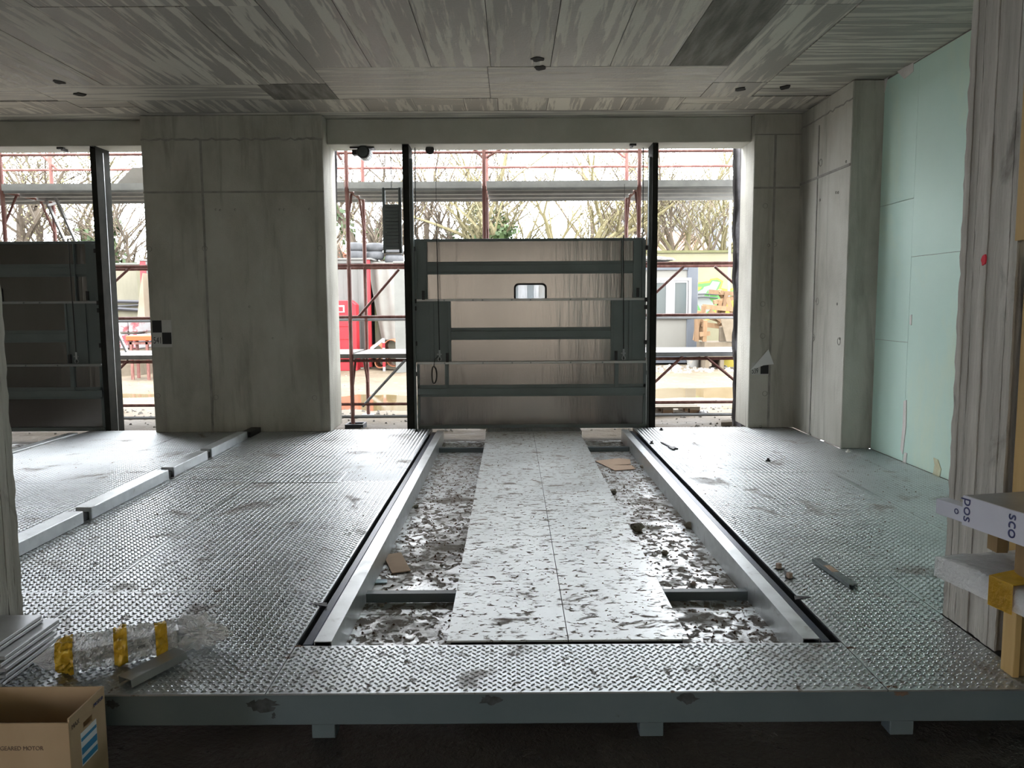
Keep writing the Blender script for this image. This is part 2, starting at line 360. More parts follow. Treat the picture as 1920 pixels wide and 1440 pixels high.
# ---- green plasterboard wall
WX = 3.53
wr = MB().box(WX + .014, WX + .3, -9, 7.82, -.2, CZ).build('wall_right', 'seam', kind='structure', label='green moisture-resistant plasterboard wall beside the pillar')
def gboard(y0, y1, z0, z1): MB().box(WX + rnd.uniform(0, .002), WX + .016, y0 + .002, y1 - .002, z0 + .002, z1 - .002).build('board', 'green_board', wr)
ys = PX(1712, 400, WX).y
zA = [PX(1680, v, WX).z for v in (640, 380)]
gboard(ys, 7.8, 0, zA[0]); gboard(ys, 7.8, zA[0], zA[1]); gboard(ys, 7.8, zA[1], CZ - .012)
zB = PX(1740, 478, WX).z
gboard(ys - 1.25, ys, 0, zB); gboard(ys - 1.25, ys, zB, CZ - .012)
gboard(ys - 2.5, ys - 1.25, 0, zB - .4); gboard(ys - 2.5, ys - 1.25, zB - .4, CZ - .012)
yy = ys - 2.5
while yy > -8.9:
    y0 = max(-9, yy - 1.25); gboard(y0, yy, 0, CZ - .012); yy = y0
def splat(poly_uv, name='filler_patch', m='plaster'):
    mb = MB(); pts = [PX(u, v, WX - .004) for u, v in poly_uv]; mb.extrude([(WX - .004, p.y, p.z) for p in pts], (.006, 0, 0)); mb.build(name, m, wr)
splat([(1648, 142), (1690, 118), (1728, 97), (1741, 100), (1712, 118), (1712, 134), (1695, 148), (1680, 132), (1664, 146), (1656, 182), (1650, 150)])
splat([(1694, 752), (1699, 750), (1698, 800), (1692, 852), (1688, 842), (1692, 800)]); splat([(1706, 592), (1709, 590), (1708, 610), (1705, 608)]); splat([(1696, 848), (1700, 850), (1697, 872), (1692, 866)])

splat([(1748, 893), (1752, 872), (1750, 858), (1758, 862), (1764, 880), (1761, 896)], 'rust_stain', 'stain')

# ---- concrete columns, beams
def tie(u, v, Y=None, X=None, parent=None, r=.016):
    mb = MB()
    if Y is not None: p = PY(u, v, Y); mb.lathe(p, [(r, .003), (r * .75, -.002), (.0001, -.002)], 10, (0, -1, 0)); 
    else: p = PX(u, v, X); mb.lathe(p, [(r, .003), (r * .75, -.002), (.0001, -.002)], 10, (-1, 0, 0))
    mb.build('tie_hole', 'hole', parent)
def ringmark(u, v, Y=None, X=None, parent=None, r=.03):
    mb = MB(); p = PY(u, v, Y) if Y is not None else PX(u, v, X); ax = Vector((0, -1, 0)) if Y is not None else Vector((-1, 0, 0))
    mb.lathe(p, [(r, 0), (r, .003), (r * .8, .003), (r * .8, 0)], 12, ax); mb.build('tie_ring', 'seam', parent)
YB = 9.64
XL0, XL1, YL = -4.07, -2.07, 9.03
cl = MB().box(XL0, XL1, YL, YB, .001, CZ).build('wall_pier', 'concrete', kind='structure', label='wide concrete pier between the two gates', bevel=.008)
def seam_v(u, v, z0, z1, Y, parent): x = PY(u, v, Y).x; MB().box(x - .012, x + .012, Y - .005, Y + .01, z0, z1).build('formwork_seam', 'seam', parent)
def seam_h(v, x0, x1, Y, parent, u=960, h=.010): z = PY(u, v, Y).z; MB().box(x0, x1, Y - .004, Y + .01, z - h, z + h).build('formwork_seam', 'seam', parent)
zt = PY(430, 262, YL).z
seam_v(386, 500, .002, zt, YL, cl); seam_h(360, XL0, XL1, YL, cl, 430)
mb = MB(); n = 46
pts = [(XL0 + (XL1 - XL0) * i / n, YL - .004, zt + mnoise.noise((i * .7, 0, 3)) * .03) for i in range(n + 1)]
mb.extrude([(x, y, z + .008 + .012 * rnd.random()) for x, y, z in pts] + [(x, y, z - .006) for x, y, z in pts[::-1]], (0, .012, 0)); mb.build('rough_joint', 'seam', cl)
for (u, v) in [(405, 393), (413, 394), (441, 393), (525, 393), (533, 393), (580, 392), (417, 635), (512, 634), (468, 575)]: tie(u, v, YL, None, cl, .011)
for (u, v) in [(384, 466), (280, 467), (600, 465), (405, 745), (296, 742), (590, 746)]: ringmark(u, v, YL, None, cl)

XR0, YR = 2.715, 9.12; X2 = 3.235; Y2 = 7.78
cr = MB().box(XR0, X2 + .02, YR, YB, .001, CZ).build('wall_pier_right', 'concrete', kind='structure', label='narrow concrete pier right of the gate with survey target', bevel=.008)
seam_v(1448, 500, .002, PY(1460, 252, YR).z, YR, cr); seam_h(352, XR0, X2, YR, cr, 1460); seam_h(252, XR0, X2, YR, cr, 1460, .006)
for (u, v) in [(1441, 460), (1441, 737), (1426, 800)]: tie(u, v, YR, None, cr)
for (u, v) in [(1435, 386), (1452, 458), (1430, 570), (1430, 630), (1434, 738)]: ringmark(u, v, YR, None, cr)
c2 = MB().box(X2, WX + .3, Y2, YB, .001, CZ).build('wall_return_right', 'concrete', kind='structure', label='concrete column with a pale lit flank next to the green wall', bevel=.008)
for (u, v) in [(1538, 375), (1535, 306), (1530, 565), (1525, 633), (1587, 303), (1575, 635), (1570, 570), (1520, 815), (1572, 361), (1568, 361)]:
    tie(u, v, None, X2, c2, .014)
for (u, v) in [(1532, 565), (1525, 633), (1573, 640), (1539, 305), (1518, 816)]: ringmark(u, v, None, X2, c2, .04)
y_s = PX(1528, 500, X2).y; MB().box(X2 - .005, X2 + .01, y_s - .012, y_s + .012, .002, PX(1528, 240, X2).z).build('formwork_seam', 'seam', c2)
z_s = PX(1560, 322, X2).z; MB().box(X2 - .005, X2 + .01, Y2 + .01, YR, z_s - .012, z_s + .012).build('formwork_seam', 'seam', c2)
z_s = PX(1560, 208, X2).z; mb = MB(); n = 20
pts = [(Y2 + .01 + (YR - Y2 - .01) * i / n, z_s + mnoise.noise((i * .8, 5, 1)) * .02) for i in range(n + 1)]
mb.extrude([(X2 - .004, y, z + .008) for y, z in pts] + [(X2 - .004, y, z - .006) for y, z in pts[::-1]], (.01, 0, 0)); mb.build('rough_joint', 'seam', c2)

BZ = 3.24
MB().box(XL1, XR0, 9.25, YB, BZ, CZ).build('lintel_beam', 'concrete_beam', kind='structure', label='concrete lintel beam above the centre gate', bevel=.006)
MB().box(-10.2, XL0, 9.25, YB, BZ, CZ).build('lintel_beam', 'concrete_beam', kind='structure', label='concrete lintel beam above the left gate', bevel=.006)
MB().box(-10.2, -9.2, 9.03, YB, -.2, BZ).build('wall_pier_left', 'concrete', kind='structure', label='concrete pier beyond the left gate')

# ---- big near pillars
def board_pillar(name, x0, x1, y0, y1, jag, label):
    """board-marked pillar; the flank facing the bay is made of uneven vertical boards"""
    body = MB().box(min(x0, x1), max(x0, x1), y0 + .01, y1 - .014, .001, CZ).build(name, 'concrete_board', kind='structure', label=label)
    sgn = -1 if x0 < x1 else 1; nb = 8; w = (y1 - y0) / nb; nz = 90
    for i in range(nb):
        mb = MB(); a = y0 + i * w + .001; b = y0 + (i + 1) * w - .001; dpt = rnd.uniform(.004, .012); vs = []; fs = []
        last = i == nb - 1
        for k in range(nz + 1):
            z = .002 + (CZ - .003) * k / nz; e = dpt + .003 * mnoise.noise((i * 3.1, z * 9, 1)); jb = b
            if last: jb = b - .004 + .010 * mnoise.noise((z * 13, 7, i)) + .006 * mnoise.noise((z * 40, 2, 5))
            ja = a + (.004 * mnoise.noise((z * 30, 1, 9)) if i == 0 else 0)
            vs += [(x0, ja, z), (x0 + sgn * e, ja, z), (x0 + sgn * (e + .001 * math.sin(k * 1.7)), jb, z), (x0, jb, z)]
        for k in range(nz):
            for j in range(3): fs.append((k * 4 + j, k * 4 + j + 1, (k + 1) * 4 + j + 1, (k + 1) * 4 + j))
        mb.add(vs, fs); mb.build('board_mark', 'concrete_board', body)
    return body
pr_ = board_pillar('concrete_pillar', 2.0, 2.42, 3.185, 3.585, True, 'board-marked concrete pillar near right with red paint dot')
pl_ = board_pillar('concrete_pillar', -2.23, -2.65, 3.10, 3.515, False, 'concrete pillar cut by the left picture edge')
for (u, v, w, h) in [(1844, 487, .016, .024)]:
    p = PX(u, v, 1.984); mb = MB(); n = 12
    mb.extrude([(1.984, p.y + math.cos(k * 2 * math.pi / n) * w * rnd.uniform(.8, 1.2), p.z + math.sin(k * 2 * math.pi / n) * h * rnd.uniform(.8, 1.2)) for k in range(n)], (.006, 0, 0)); mb.build('paint_dot', 'red_mark', pr_, label='red spray paint dot')

# ================================================================== STEEL PLATFORM
plat = thing('steel_platform', (.235, 2.86, -.19), 'raised grey steel platform of diamond tread plates around the parking pit', 'platform')
def lozenges(x0, x1, y0, y1, z, parent, s=.0365):
    cx = []; cy = []; par = []
    for o, pp in ((0., 0), (.5, 1)):
        i, j = np.meshgrid(np.arange(math.ceil(x0 / s) - 1, math.floor(x1 / s) + 2), np.arange(math.ceil(y0 / s) - 1, math.floor(y1 / s) + 2))
        cx.append(((i + o) * s).ravel()); cy.append(((j + o) * s).ravel()); par.append(np.full(i.size, pp))
    cx = np.concatenate(cx); cy = np.concatenate(cy); par = np.concatenate(par)
    k = (cx > x0 + .012) & (cx < x1 - .012) & (cy > y0 + .010) & (cy < y1 - .010); cx, cy, par = cx[k], cy[k], par[k]
    if len(cx) == 0: return
    a = np.where(par == 0, math.radians(40), math.radians(-40)); ca, sa = np.cos(a), np.sin(a)
    L, w, h = .0140, .0050, .0042
    base = np.array([(-L, 0, 0), (-L * .45, -w, 0), (L * .45, -w, 0), (L, 0, 0), (L * .45, w, 0), (-L * .45, w, 0), (-L * .5, 0, h), (L * .5, 0, h)])
    V = np.empty((len(cx), 8, 3))
    V[:, :, 0] = cx[:, None] + base[:, 0] * ca[:, None] - base[:, 1] * sa[:, None]
    V[:, :, 1] = cy[:, None] + base[:, 0] * sa[:, None] + base[:, 1] * ca[:, None]
    V[:, :, 2] = z + base[:, 2]
    T = np.array([(0, 1, 6), (1, 2, 7), (1, 7, 6), (2, 3, 7), (3, 4, 7), (4, 5, 6), (4, 6, 7), (5, 0, 6)])
    F = (np.arange(len(cx))[:, None, None] * 8 + T[None]).reshape(-1, 3)
    off = np.array(OFF[parent.name]); V = V.reshape(-1, 3) - off
    me = bpy.data.meshes.new('tread_pattern'); me.vertices.add(len(V)); me.vertices.foreach_set('co', V.ravel())
    me.loops.add(F.size); me.loops.foreach_set('vertex_index', F.ravel().astype(np.int32))
    me.polygons.add(len(F)); me.polygons.foreach_set('loop_start', np.arange(0, F.size, 3, dtype=np.int32)); me.polygons.foreach_set('loop_total', np.full(len(F), 3, dtype=np.int32))
    me.update(); me.validate(); me.materials.append(MT['tread_mark'])
    o = bpy.data.objects.new('tread_pattern', me); COL.objects.link(o); o.parent = parent; OFF[o.name] = OFF[parent.name]; o['kind'] = 'stuff'
def tread(x0, x1, y0, y1, z=0., g=.004):
    o = MB().box(x0 + g / 2, x1 - g / 2, y0 + g / 2, y1 - g / 2, z - .006, z + rnd.uniform(-.0006, .0006)).build('tread_plate', 'tread', plat)
    lozenges(x0, x1, y0, y1, z, o); return o
PLX0, PLX1 = -.93, 1.40; PY0, PY1 = 2.86, 3.285; PF = 9.2
tread(PLX0, PLX1, PY0, PY1)
tread(-2.14, PLX0, PY0, 3.94); tread(-3.3, -2.14, PY0, 3.94); tread(-2.14, PLX0, 3.94, 6.45); tread(-2.95, -2.14, 3.94, 6.55)
tread(-2.14, PLX0, 6.45, PF); tread(-2.95, -2.14, 6.55, PF)
tread(-2.13, -1.42, 6.40, 6.80, .006)
tread(-3.7, -2.95, 3.94, 6.45); tread(-4.92, -3.7, 3.94, 6.45); tread(-3.7, -2.95, 6.45, PF); tread(-4.92, -3.7, 6.45, PF)
tread(PLX1, 1.985, PY0, 4.09); tread(1.985, WX - .01, 3.595, 4.09); tread(PLX1, 2.73, 4.09, 6.7); tread(2.73, WX - .01, 4.09, 6.7)
tread(PLX1, X2 - .005, 6.7, PF); tread(X2 - .005, WX - .01, 6.7, Y2 + .02)
# front edge beam with feet
fb = MB().box(-3.3, 1.985, PY0 + .012, PY0 + .10, -.13, -.007).build('edge_beam', 'paint_grey', plat, bevel=.004)
for u in (612, 1218, 1680):
    x = PY(u, 1365, 2.93).x; MB().box(x - .045, x + .045, PY0 + .025, PY0 + .10, -.19, -.131).build('foot', 'paint_grey', plat, bevel=.003)
def scorch(u, v, w, h, m='scorch', nm='scorch_mark'):
    p = PY(u, v, PY0 + .0115); g = random.Random(u); n = 22
    MB().extrude([(p.x + math.cos(2 * math.pi * k / n) * w * g.uniform(.45, 1.1), PY0 + .0112, min(-.008, max(-.127, p.z + math.sin(2 * math.pi * k / n) * h * g.uniform(.45, 1.1)))) for k in range(n)], (0, .0006, 0)).build(nm, m, fb)
scorch(490, 1322, .07, .03); scorch(513, 1343, .010, .016); scorch(918, 1312, .05, .022); scorch(1290, 1310, .045, .024); scorch(1690, 1300, .035, .012, 'rust_debris', 'rust_mark'); scorch(210, 1320, .03, .02)
# weld scorch remnants: beads at the corners
for (u, v) in [(1665, 1288), (1590, 1215), (555, 1212)]:
    p = PZ(u, v, .0); mb = MB()
    for k in range(5): mb.lathe((p.x + k * .007, p.y + .004 * math.sin(k), 0), [(.006, 0), (.004, .003), (.0005, .004)], 7)
    mb.build('weld_bead', 'rust_debris', plat)
# skirt plates along the pit
for x in (PLX0, PLX1): MB().box(x - .006 if x < 0 else x, x if x < 0 else x + .006, PY1, PF, -.12, -.008).build('pit_skirt', 'black_steel', plat)
MB().box(PLX0, PLX1, PY1 - .008, PY1 - .002, -.11, -.008).build('pit_skirt', 'black_steel', plat)
# notched tabs on the plate edges
for (u, v, sx) in [(598, 1135, -1), (1505, 1122, 1)]:
    p = PZ(u, v, .003); mb = MB(); mb.extrude([(p.x + sx * .05, p.y + .02, .0025), (p.x - sx * .03, p.y + .035, .0025), (p.x - sx * .045, p.y - .02, .0025)], (0, 0, .002)); mb.build('bent_tab', 'black_steel', plat)

# pit floor sheets
pit = thing('pit_floor', (.235, 6, -.19), 'dirty wet sheet floor sunk between the rails', 'pit floor', kind='structure')
for x0, x1 in ((-.93, .24), (.24, 1.40)):
    for y0, y1 in ((3.28, 3.93), (3.93, 7.88), (7.88, 9.05)):
        MB().box(x0, x1, y0 + .002, y1, -.14, -.125 + rnd.uniform(0, .002)).build('sheet', 'pit_sheet', pit)
for x0, x1 in ((-6.1, -4.93),):
    MB().box(x0, x1, 3.6, 9.05, -.14, -.125).build('sheet', 'pit_sheet', pit)
# galvanised tube rails and blue guide rails
def tube_rail(x0, x1, label, y0=3.30, y1=9.0, z1=.012):
    w = .004; mb = MB()
    mb.box(x0, x1, y0, y1, z1 - w, z1); mb.box(x0, x1, y0, y1, -.122, -.122 + w); mb.box(x0, x0 + w, y0, y1, -.122 + w, z1 - w); mb.box(x1 - w, x1, y0, y1, -.122 + w, z1 - w)
    mb.box(x0 + w, x1 - w, y0 + .25, y0 + .26, -.118, z1 - w)
    return mb.build('tube_rail', 'galv', label=label, cat='rail', group='galvanised rails of the centre bay')
tube_rail(-.855, -.780, 'galvanised square tube rail on the left side of the pit')
tube_rail(1.240, 1.312, 'galvanised square tube rail on the right side of the pit')
def guide(x0, x1, label):
    o = MB().box(x0, x1, 3.305, 9.0, -.122, -.006).build('guide_rail', 'blue_rail', label=label, cat='rail', group='dark blue guide rails', bevel=.004)
guide(-.908, -.868, 'narrow dark blue guide rail left of the pit'); guide(1.327, 1.367, 'narrow dark blue guide rail right of the pit')
MB().box(-5.05, -4.94, 3.6, 9.0, -.124, .012).build('tube_rail', 'galv', label='galvanised tube rail at the edge of the left bay', cat='rail', bevel=.003)
# cross bars
for vb, vt, x0, x1, lab in ((1130, 1113, -.778, -.29, 'front left'), (1130, 1113, .756, 1.238, 'front right'), (849, 841, -.778, -.29, 'rear left'), (849, 841, .756, 1.238, 'rear right')):
    y = PZ(760, vb, -.122).y; z1 = PY(760, vt, y).z
    MB().box(x0, x1, y, y + .005, -.122, z1).box(x0, x1, y + .005, y + .05, z1 - .005, z1).build('cross_bar', 'paint_grey', label='grey angle cross bar %s between centre sheet and tube rail' % lab, cat='bar', group='cross bars in the pit')
# centre runway
run = thing('runway', (.235, 6, -.122), 'pair of flat galvanised sheets forming the centre runway of the pit', 'runway')
MB().box(-.286, .233, 3.305, 8.86, .002, .010).build('sheet', 'galv_dirty', run); MB().box(.237, .752, 3.305, 8.86, .002, .010).build('sheet', 'galv_dirty', run)
MB().box(-.27, -.20, 3.33, 8.84, -.122, .001).box(.20, .27, 3.33, 8.84, -.122, .001).box(.66, .73, 3.33, 8.84, -.122, .001).build('bearer', 'black_steel', run)
MB().box(-.27, .73, 3.32, 3.329, -.08, .001).build('end_plate', 'black_steel', run)
th = MB().box(-.30, .78, 8.87, 9.17, -.122, .012).build('threshold_plate', 'tread', label='small chequer threshold plate under the gate', cat='plate'); lozenges(-.30, .78, 8.87, 9.17, .012, th)

# divider curb between bays
curb = thing('divider_curb', (-2.92, 6, 0), 'galvanised curb of short box sections dividing the two bays', 'curb')
yc = [3.6] + [PZ(u, v, 0).y for (u, v) in ((162, 978), (322, 897), (388, 860), (470, 822))]
for i in range(4):
    MB().box(-2.975, -2.865, yc[i] + .05, yc[i + 1] - .05, .001, .085).build('curb_section', 'galv', curb, bevel=.004)
    MB().box(-2.955, -2.885, yc[i + 1] - .05, yc[i + 1] + .05, .001, .055).build('joint_block', 'black_steel', curb)
MB().box(-2.975, -2.865, yc[4] + .05, 9.02, .001, .06).build('curb_section', 'black_steel', curb)

# ================================================================== LIFTING GATES
GY = 9.30
def gx(u): return PY(u, 620, GY).x
def gz(v): return PY(995, v, GY).z
gate = thing('lifting_gate', (gx(995), GY, 0), 'centre three-section sheet steel lifting gate with small window', 'gate', 'lifting gates')
def gb(name, u0, u1, v0, v1, y0, y1, m, parent=gate, bevel=.002, label=None):
    return MB().box(gx(u0), gx(u1), y0, y1, gz(v1), gz(v0)).build(name, m, parent, bevel, label=label)
# upper section with window opening
Yu, Ym, Yl = 9.40, 9.36, 9.32
wu0, wu1, wv0 = 967, 1023, 533
mb = MB()
for (a, b, c, d) in ((780, wu0, 449, 566), (wu1, 1210, 449, 566), (wu0, wu1, 449, wv0), (wu0, wu1, 562, 566)): mb.box(gx(a), gx(b), Yu, Yu + .004, gz(d), gz(c))
su = mb.build('upper_sheet', 'gate_sheet', gate)
sm = gb('middle_sheet', 780, 1211, 562, 684, Ym, Ym + .004, 'gate_sheet', bevel=0)
sl = gb('lower_sheet', 780, 1213, 680, 800, Yl, Yl + .004, 'gate_sheet', bevel=0)
# window: rounded rubber frame and pane
def rrect(u0, u1, v0, v1, r, y, n=5):
    x0, x1, z0, z1 = gx(u0), gx(u1), gz(v1), gz(v0); P = []
    for cx, cz, a0 in ((x1 - r, z1 - r, 0), (x0 + r, z1 - r, 90), (x0 + r, z0 + r, 180), (x1 - r, z0 + r, 270)):
        for k in range(n + 1): a = math.radians(a0 + 90 * k / n); P.append(Vector((cx + r * math.cos(a), y, cz + r * math.sin(a))))
    return P
A = rrect(964, 1026, 530.5, 566, .055, Yu - .012); B = rrect(967.5, 1022.5, 534, 563, .04, Yu - .012); n = len(A); mb = MB()
d = Vector((0, .02, 0)); vs = A + B + [p + d for p in A] + [p + d for p in B]; fs = []
for i in range(n):
    j = (i + 1) % n; fs += [(i, j, n + j, n + i), (2 * n + i, 2 * n + j, 3 * n + j, 3 * n + i), (i, j, 2 * n + j, 2 * n + i), (n + i, n + j, 3 * n + j, 3 * n + i)]
mb.add(vs, fs); wf = mb.build('window_frame', 'rubber', gate); mb = MB(); mb.extrude(rrect(967, 1023, 533.5, 563.5, .04, Yu - .002), (0, .003, 0)); mb.build('window_pane', 'pane', wf)
# rails, stiles
def channel(name, u0, u1, v0, v1, y, m='gate_paint', parent=gate):
    z0, z1 = gz(v1), gz(v0); h = z1 - z0; mb = MB()
    mb.box(gx(u0), gx(u1), y - .028, y, z0 + h * .18, z1 - h * .28); mb.box(gx(u0), gx(u1), y - .012, y, z0, z0 + h * .18); mb.box(gx(u0), gx(u1), y - .012, y, z1 - h * .28, z1)
    return mb.build(name, m, parent, .002)
channel('rail', 801, 1188, 489, 513, Yu); channel('rail', 845, 1146, 614, 637, Ym); channel('rail', 781, 1212, 721, 743, Yl)
gb('top_rail', 776, 1210, 446, 451, Yu - .03, Yu + .02, 'gate_paint')
gb('section_lip', 781, 1211, 559.5, 564, Ym - .015, Ym + .004, 'steel_lip'); gb('section_lip', 781, 1212, 677.5, 682, Yl - .02, Yl + .004, 'steel_lip'); gb('bottom_lip', 781, 1213, 796, 803, Yl - .03, Yl + .03, 'gate_paint')
for a, b, y in ((775, 783, .05), (783, 800, .03), (1188, 1204, .03), (1204, 1211, .05)): gb('stile', a, b, 451, 562, Yu - y, Yu, 'gate_paint')
for a, b in ((799.5, 801.5), (1166, 1168)): gb('stile_edge', a, b, 451, 561, Yu - .04, Yu, 'gate_paint')
for a, b, y in ((778, 806, .012), (806, 813, .03), (813, 840, .015), (840, 845, .03), (1146, 1150, .03), (1150, 1180, .015), (1180, 1186, .03), (1186, 1212, .012)):
    gb('stile', a, b, 564, 679, Ym - y, Ym, 'gate_paint')
for a, b in ((833, 840), (1153, 1160)): gb('bracket', a, b, 682, 727, Yl - .03, Yl, 'gate_paint')
for a, b in ((780, 785), (1207, 1213)): gb('stile', a, b, 682, 797, Yl - .012, Yl, 'gate_paint')
for (u, v) in ((795, 553), (1195, 550), (838, 670), (1155, 668)): gb('latch', u - 2.5, u + 2.5, v - 9, v + 8, Yl - .045, Yl - .02, 'black_steel')
for u, v1 in ((822, 676), (1167, 676)):
    mb = MB(); mb.tube([(gx(u), Yl - .05, gz(442)), (gx(u + 2), Yl - .05, gz(v1))], .006, 6); mb.build('lift_cable', 'black_steel', gate)
    mb = MB(); mb.tube([(gx(u + 2), Yl - .05, gz(655)), (gx(u + 2), Yl - .05, gz(668))], .012, 6)
    p = Vector((gx(u + 2), Yl - .05, gz(672))); mb.tube([p + Vector((math.cos(a) * .02, 0, math.sin(a) * .02)) for a in [k * math.pi / 5 for k in range(11)]], .005, 5)
    mb.box(gx(u - 3), gx(u + 6), Yl - .056, Yl - .044, gz(664), gz(662)); mb.build('eye_bolt', 'steel_lip', gate)
mb = MB(); p = Vector((gx(812), Yl - .03, gz(702))); mb.tube([p + Vector((math.sin(a) * .028 * (1 + .2 * math.sin(a)), 0, math.cos(a) * .10)) for a in [k * math.pi / 9 for k in range(19)]] , .006, 5)
mb.tube([(gx(812), Yl - .03, gz(686)), (gx(815), Yl - .03, gz(672)), (gx(824), Yl - .04, gz(664))], .004, 5); mb.build('wire_loop', 'black_steel', gate)
for u in (833, 887, 905, 960, 995, 1070, 1100, 1130): 
    for v, y in ((562, Ym), (680, Yl)):
        if rnd.random() < .7: MB().lathe((gx(u), y - .015, gz(v)), [(.0001, .006), (.009, .006), (.009, 0)], 8, (0, -1, 0)).build('rivet', 'gate_paint', gate)
for v in (465, 563, 577, 643, 700):
    for a, b in ((771, 781), (1209, 1221)): gb('guide_shoe', a, b, v - 4, v + 4, Yl - .01, Yl + .05, 'black_steel')
g2 = copy_tree(gate); g2.location.x -= 6.35; g2['label'] = 'left three-section sheet steel lifting gate partly cut by the pillar'

# guide posts
def gpost(xa, xb, label, web):
    t = thing('guide_post', ((xa + xb) / 2, 9.42, -.12), label, 'post', 'gate guide posts'); w = .006
    o = MB().box(xa, xb, 9.24, 9.246, -.11, BZ - .03).box(xa, xa + w, 9.246, 9.56, -.11, BZ - .002).box(xb - w, xb, 9.246, 9.56, -.11, BZ - .002).box(xa + w, xb - w, 9.55, 9.556, -.11, BZ - .002).build('channel', 'post_steel', t)
    x = xb + .001 if web > 0 else xa - .031
    MB().box(x, x + .03, 9.30, 9.35, -.10, BZ - .15).build('inner_track', 'gate_paint', t, .003)
    MB().box(xa - .03, xb + .03, 9.25, 9.55, -.118, -.111).build('foot_plate', 'black_steel', t)
    x = xb + .0005 if web < 0 else xa - .0045
    MB().box(x, x + .004, 9.40, 9.412, -.1, BZ - .05).build('edge_strip', 'steel_lip', t)
    return t
xa = PY(758, 500, 9.24).x; gpost(xa, xa + .075, 'dark steel guide post left of the centre gate', 1)
xb = PY(1230, 500, 9.24).x; gp = gpost(xb - .05, xb + .012, 'dark steel guide post right of the centre gate', -1)
g3 = copy_tree(gp); g3.location.x -= 6.35; g3['label'] = 'dark steel guide post with pale edge strip right of the left gate'

# gear motor under the lintel
mc = PY(683, 287, 9.42); mo = thing('gear_motor', (mc.x, mc.y, BZ), 'dark gear motor hanging under the lintel left of the gate', 'motor')
mb = MB(); mb.lathe((mc.x, 9.33, mc.z), [(.0001, 0), (.066, 0), (.074, .01), (.074, .05), (.068, .055)], 22, (0, 1, 0)); mb.build('fan_cover', 'black_steel', mo, smooth=False)
mb = MB()
for k in range(6): mb.lathe((mc.x, 9.326 , mc.z), [(.055 - k * .009, 0), (.055 - k * .009, -.004), (.051 - k * .009, -.004), (.051 - k * .009, 0)], 18, (0, 1, 0))
mb.build('fan_grille', 'gate_paint', mo)
mb = MB(); mb.lathe((mc.x, 9.385, mc.z), [(.0001, 0), (.062, 0), (.062, .20), (.0001, .20)], 20, (0, 1, 0))
for k in range(20): a = k * math.pi / 10; mb.obox((mc.x + math.cos(a) * .067, 9.485, mc.z + math.sin(a) * .067), .008, .095, .002, Matrix.Rotation(-a, 3, 'Y'))
mb.build('finned_body', 'steel_lip', mo)
MB().box(mc.x - .13, mc.x - .065, 9.36, 9.46, mc.z - .03, mc.z + .03).build('terminal_box', 'black_steel', mo, .005)
MB().box(mc.x - .06, mc.x + .11, 9.40, 9.58, mc.z + .055, BZ - .001).box(mc.x - .16, mc.x + .12, 9.38, 9.42, BZ - .016, BZ - .001).build('mounting_bracket', 'black_steel', mo, .003)

# counterweight beside the left post
cwY = 9.5
def wx(u): return PY(u, 410, cwY).x
def wz(v): return PY(735, v, cwY).z
cw = thing('counterweight', (wx(736), cwY, wz(474)), 'dark slab counterweight in a channel frame beside the left guide post', 'counterweight')
for a, b in ((718, 723), (748, 753)): MB().box(wx(a), wx(b), cwY - .03, cwY + .03, wz(475), wz(352)).build('side_channel', 'gate_paint', cw, .003)
zz = wz(383); zb = wz(468); ns = 13; h = (zz - zb) / ns
for k in range(ns): MB().box(wx(723), wx(748), cwY - .04 + rnd.uniform(0, .004), cwY + .04, zb + k * h, zb + (k + 1) * h - .004).build('slab', 'gate_paint', cw, .003)
MB().box(wx(719), wx(752), cwY - .03, cwY + .03, wz(476), wz(473)).build('bottom_bar', 'steel_lip', cw); MB().box(wx(722), wx(749), cwY - .012, cwY + .012, wz(356), wz(353)).build('top_bar', 'gate_paint', cw)
mb = MB(); zt_ = BZ; zb_ = wz(354); nl = 26
for k in range(nl):
    zc = zb_ + (zt_ - zb_) * (k + .5) / nl; hh = (zt_ - zb_) / nl * .62; a = (k % 2) * math.pi / 2
    mb.tube([(wx(735) + math.cos(t) * .008 * math.cos(a), cwY + math.cos(t) * .008 * math.sin(a), zc + math.sin(t) * hh) for t in [j * math.pi / 3 for j in range(7)]], .0025, 4, False)
mb.build('chain', 'black_steel', cw)
# lifting ropes above the gate and pulley
def rope(u, v0, v1, Y, r, label):
    MB().tube([PY(u, v0, Y), PY(u + (v1 - v0) * .01 * (1 if u < 960 else -.3), v1, Y)], r, 6).build('lift_rope', 'black_steel', label=label, cat='rope', group='lifting ropes above the centre gate')
rope(778, 277, 446, 9.40, .006, 'dark lifting rope running down beside the left guide post'); rope(817, 278, 446, 9.41, .003, 'thin lifting rope above the left part of the centre gate'); rope(1206, 277, 446, 9.40, .006, 'dark lifting rope running down beside the right guide post'); rope(1171, 345, 446, 9.41, .003, 'thin lifting rope above the right part of the centre gate')
mb = MB(); p = PY(806, 281, 9.45); mb.lathe((p.x, 9.43, p.z), [(.0001, 0), (.05, 0), (.035, .015), (.05, .03), (.0001, .03)], 18, (0, 1, 0)); mb.box(p.x - .01, p.x + .01, 9.42, 9.47, p.z, BZ - .001).build('pulley', 'black_steel', label='small dark pulley under the lintel right of the left guide post', cat='pulley')
p = PY(1187, 276, 9.35); MB().box(p.x - .045, p.x + .03, 9.30, 9.34, BZ - .022, BZ - .001).box(p.x - .02, p.x + .0, 9.34, 9.46, BZ - .03, BZ - .001).build('bracket', 'black_steel', label='small dark bracket under the lintel above the right gate edge', cat='bracket')
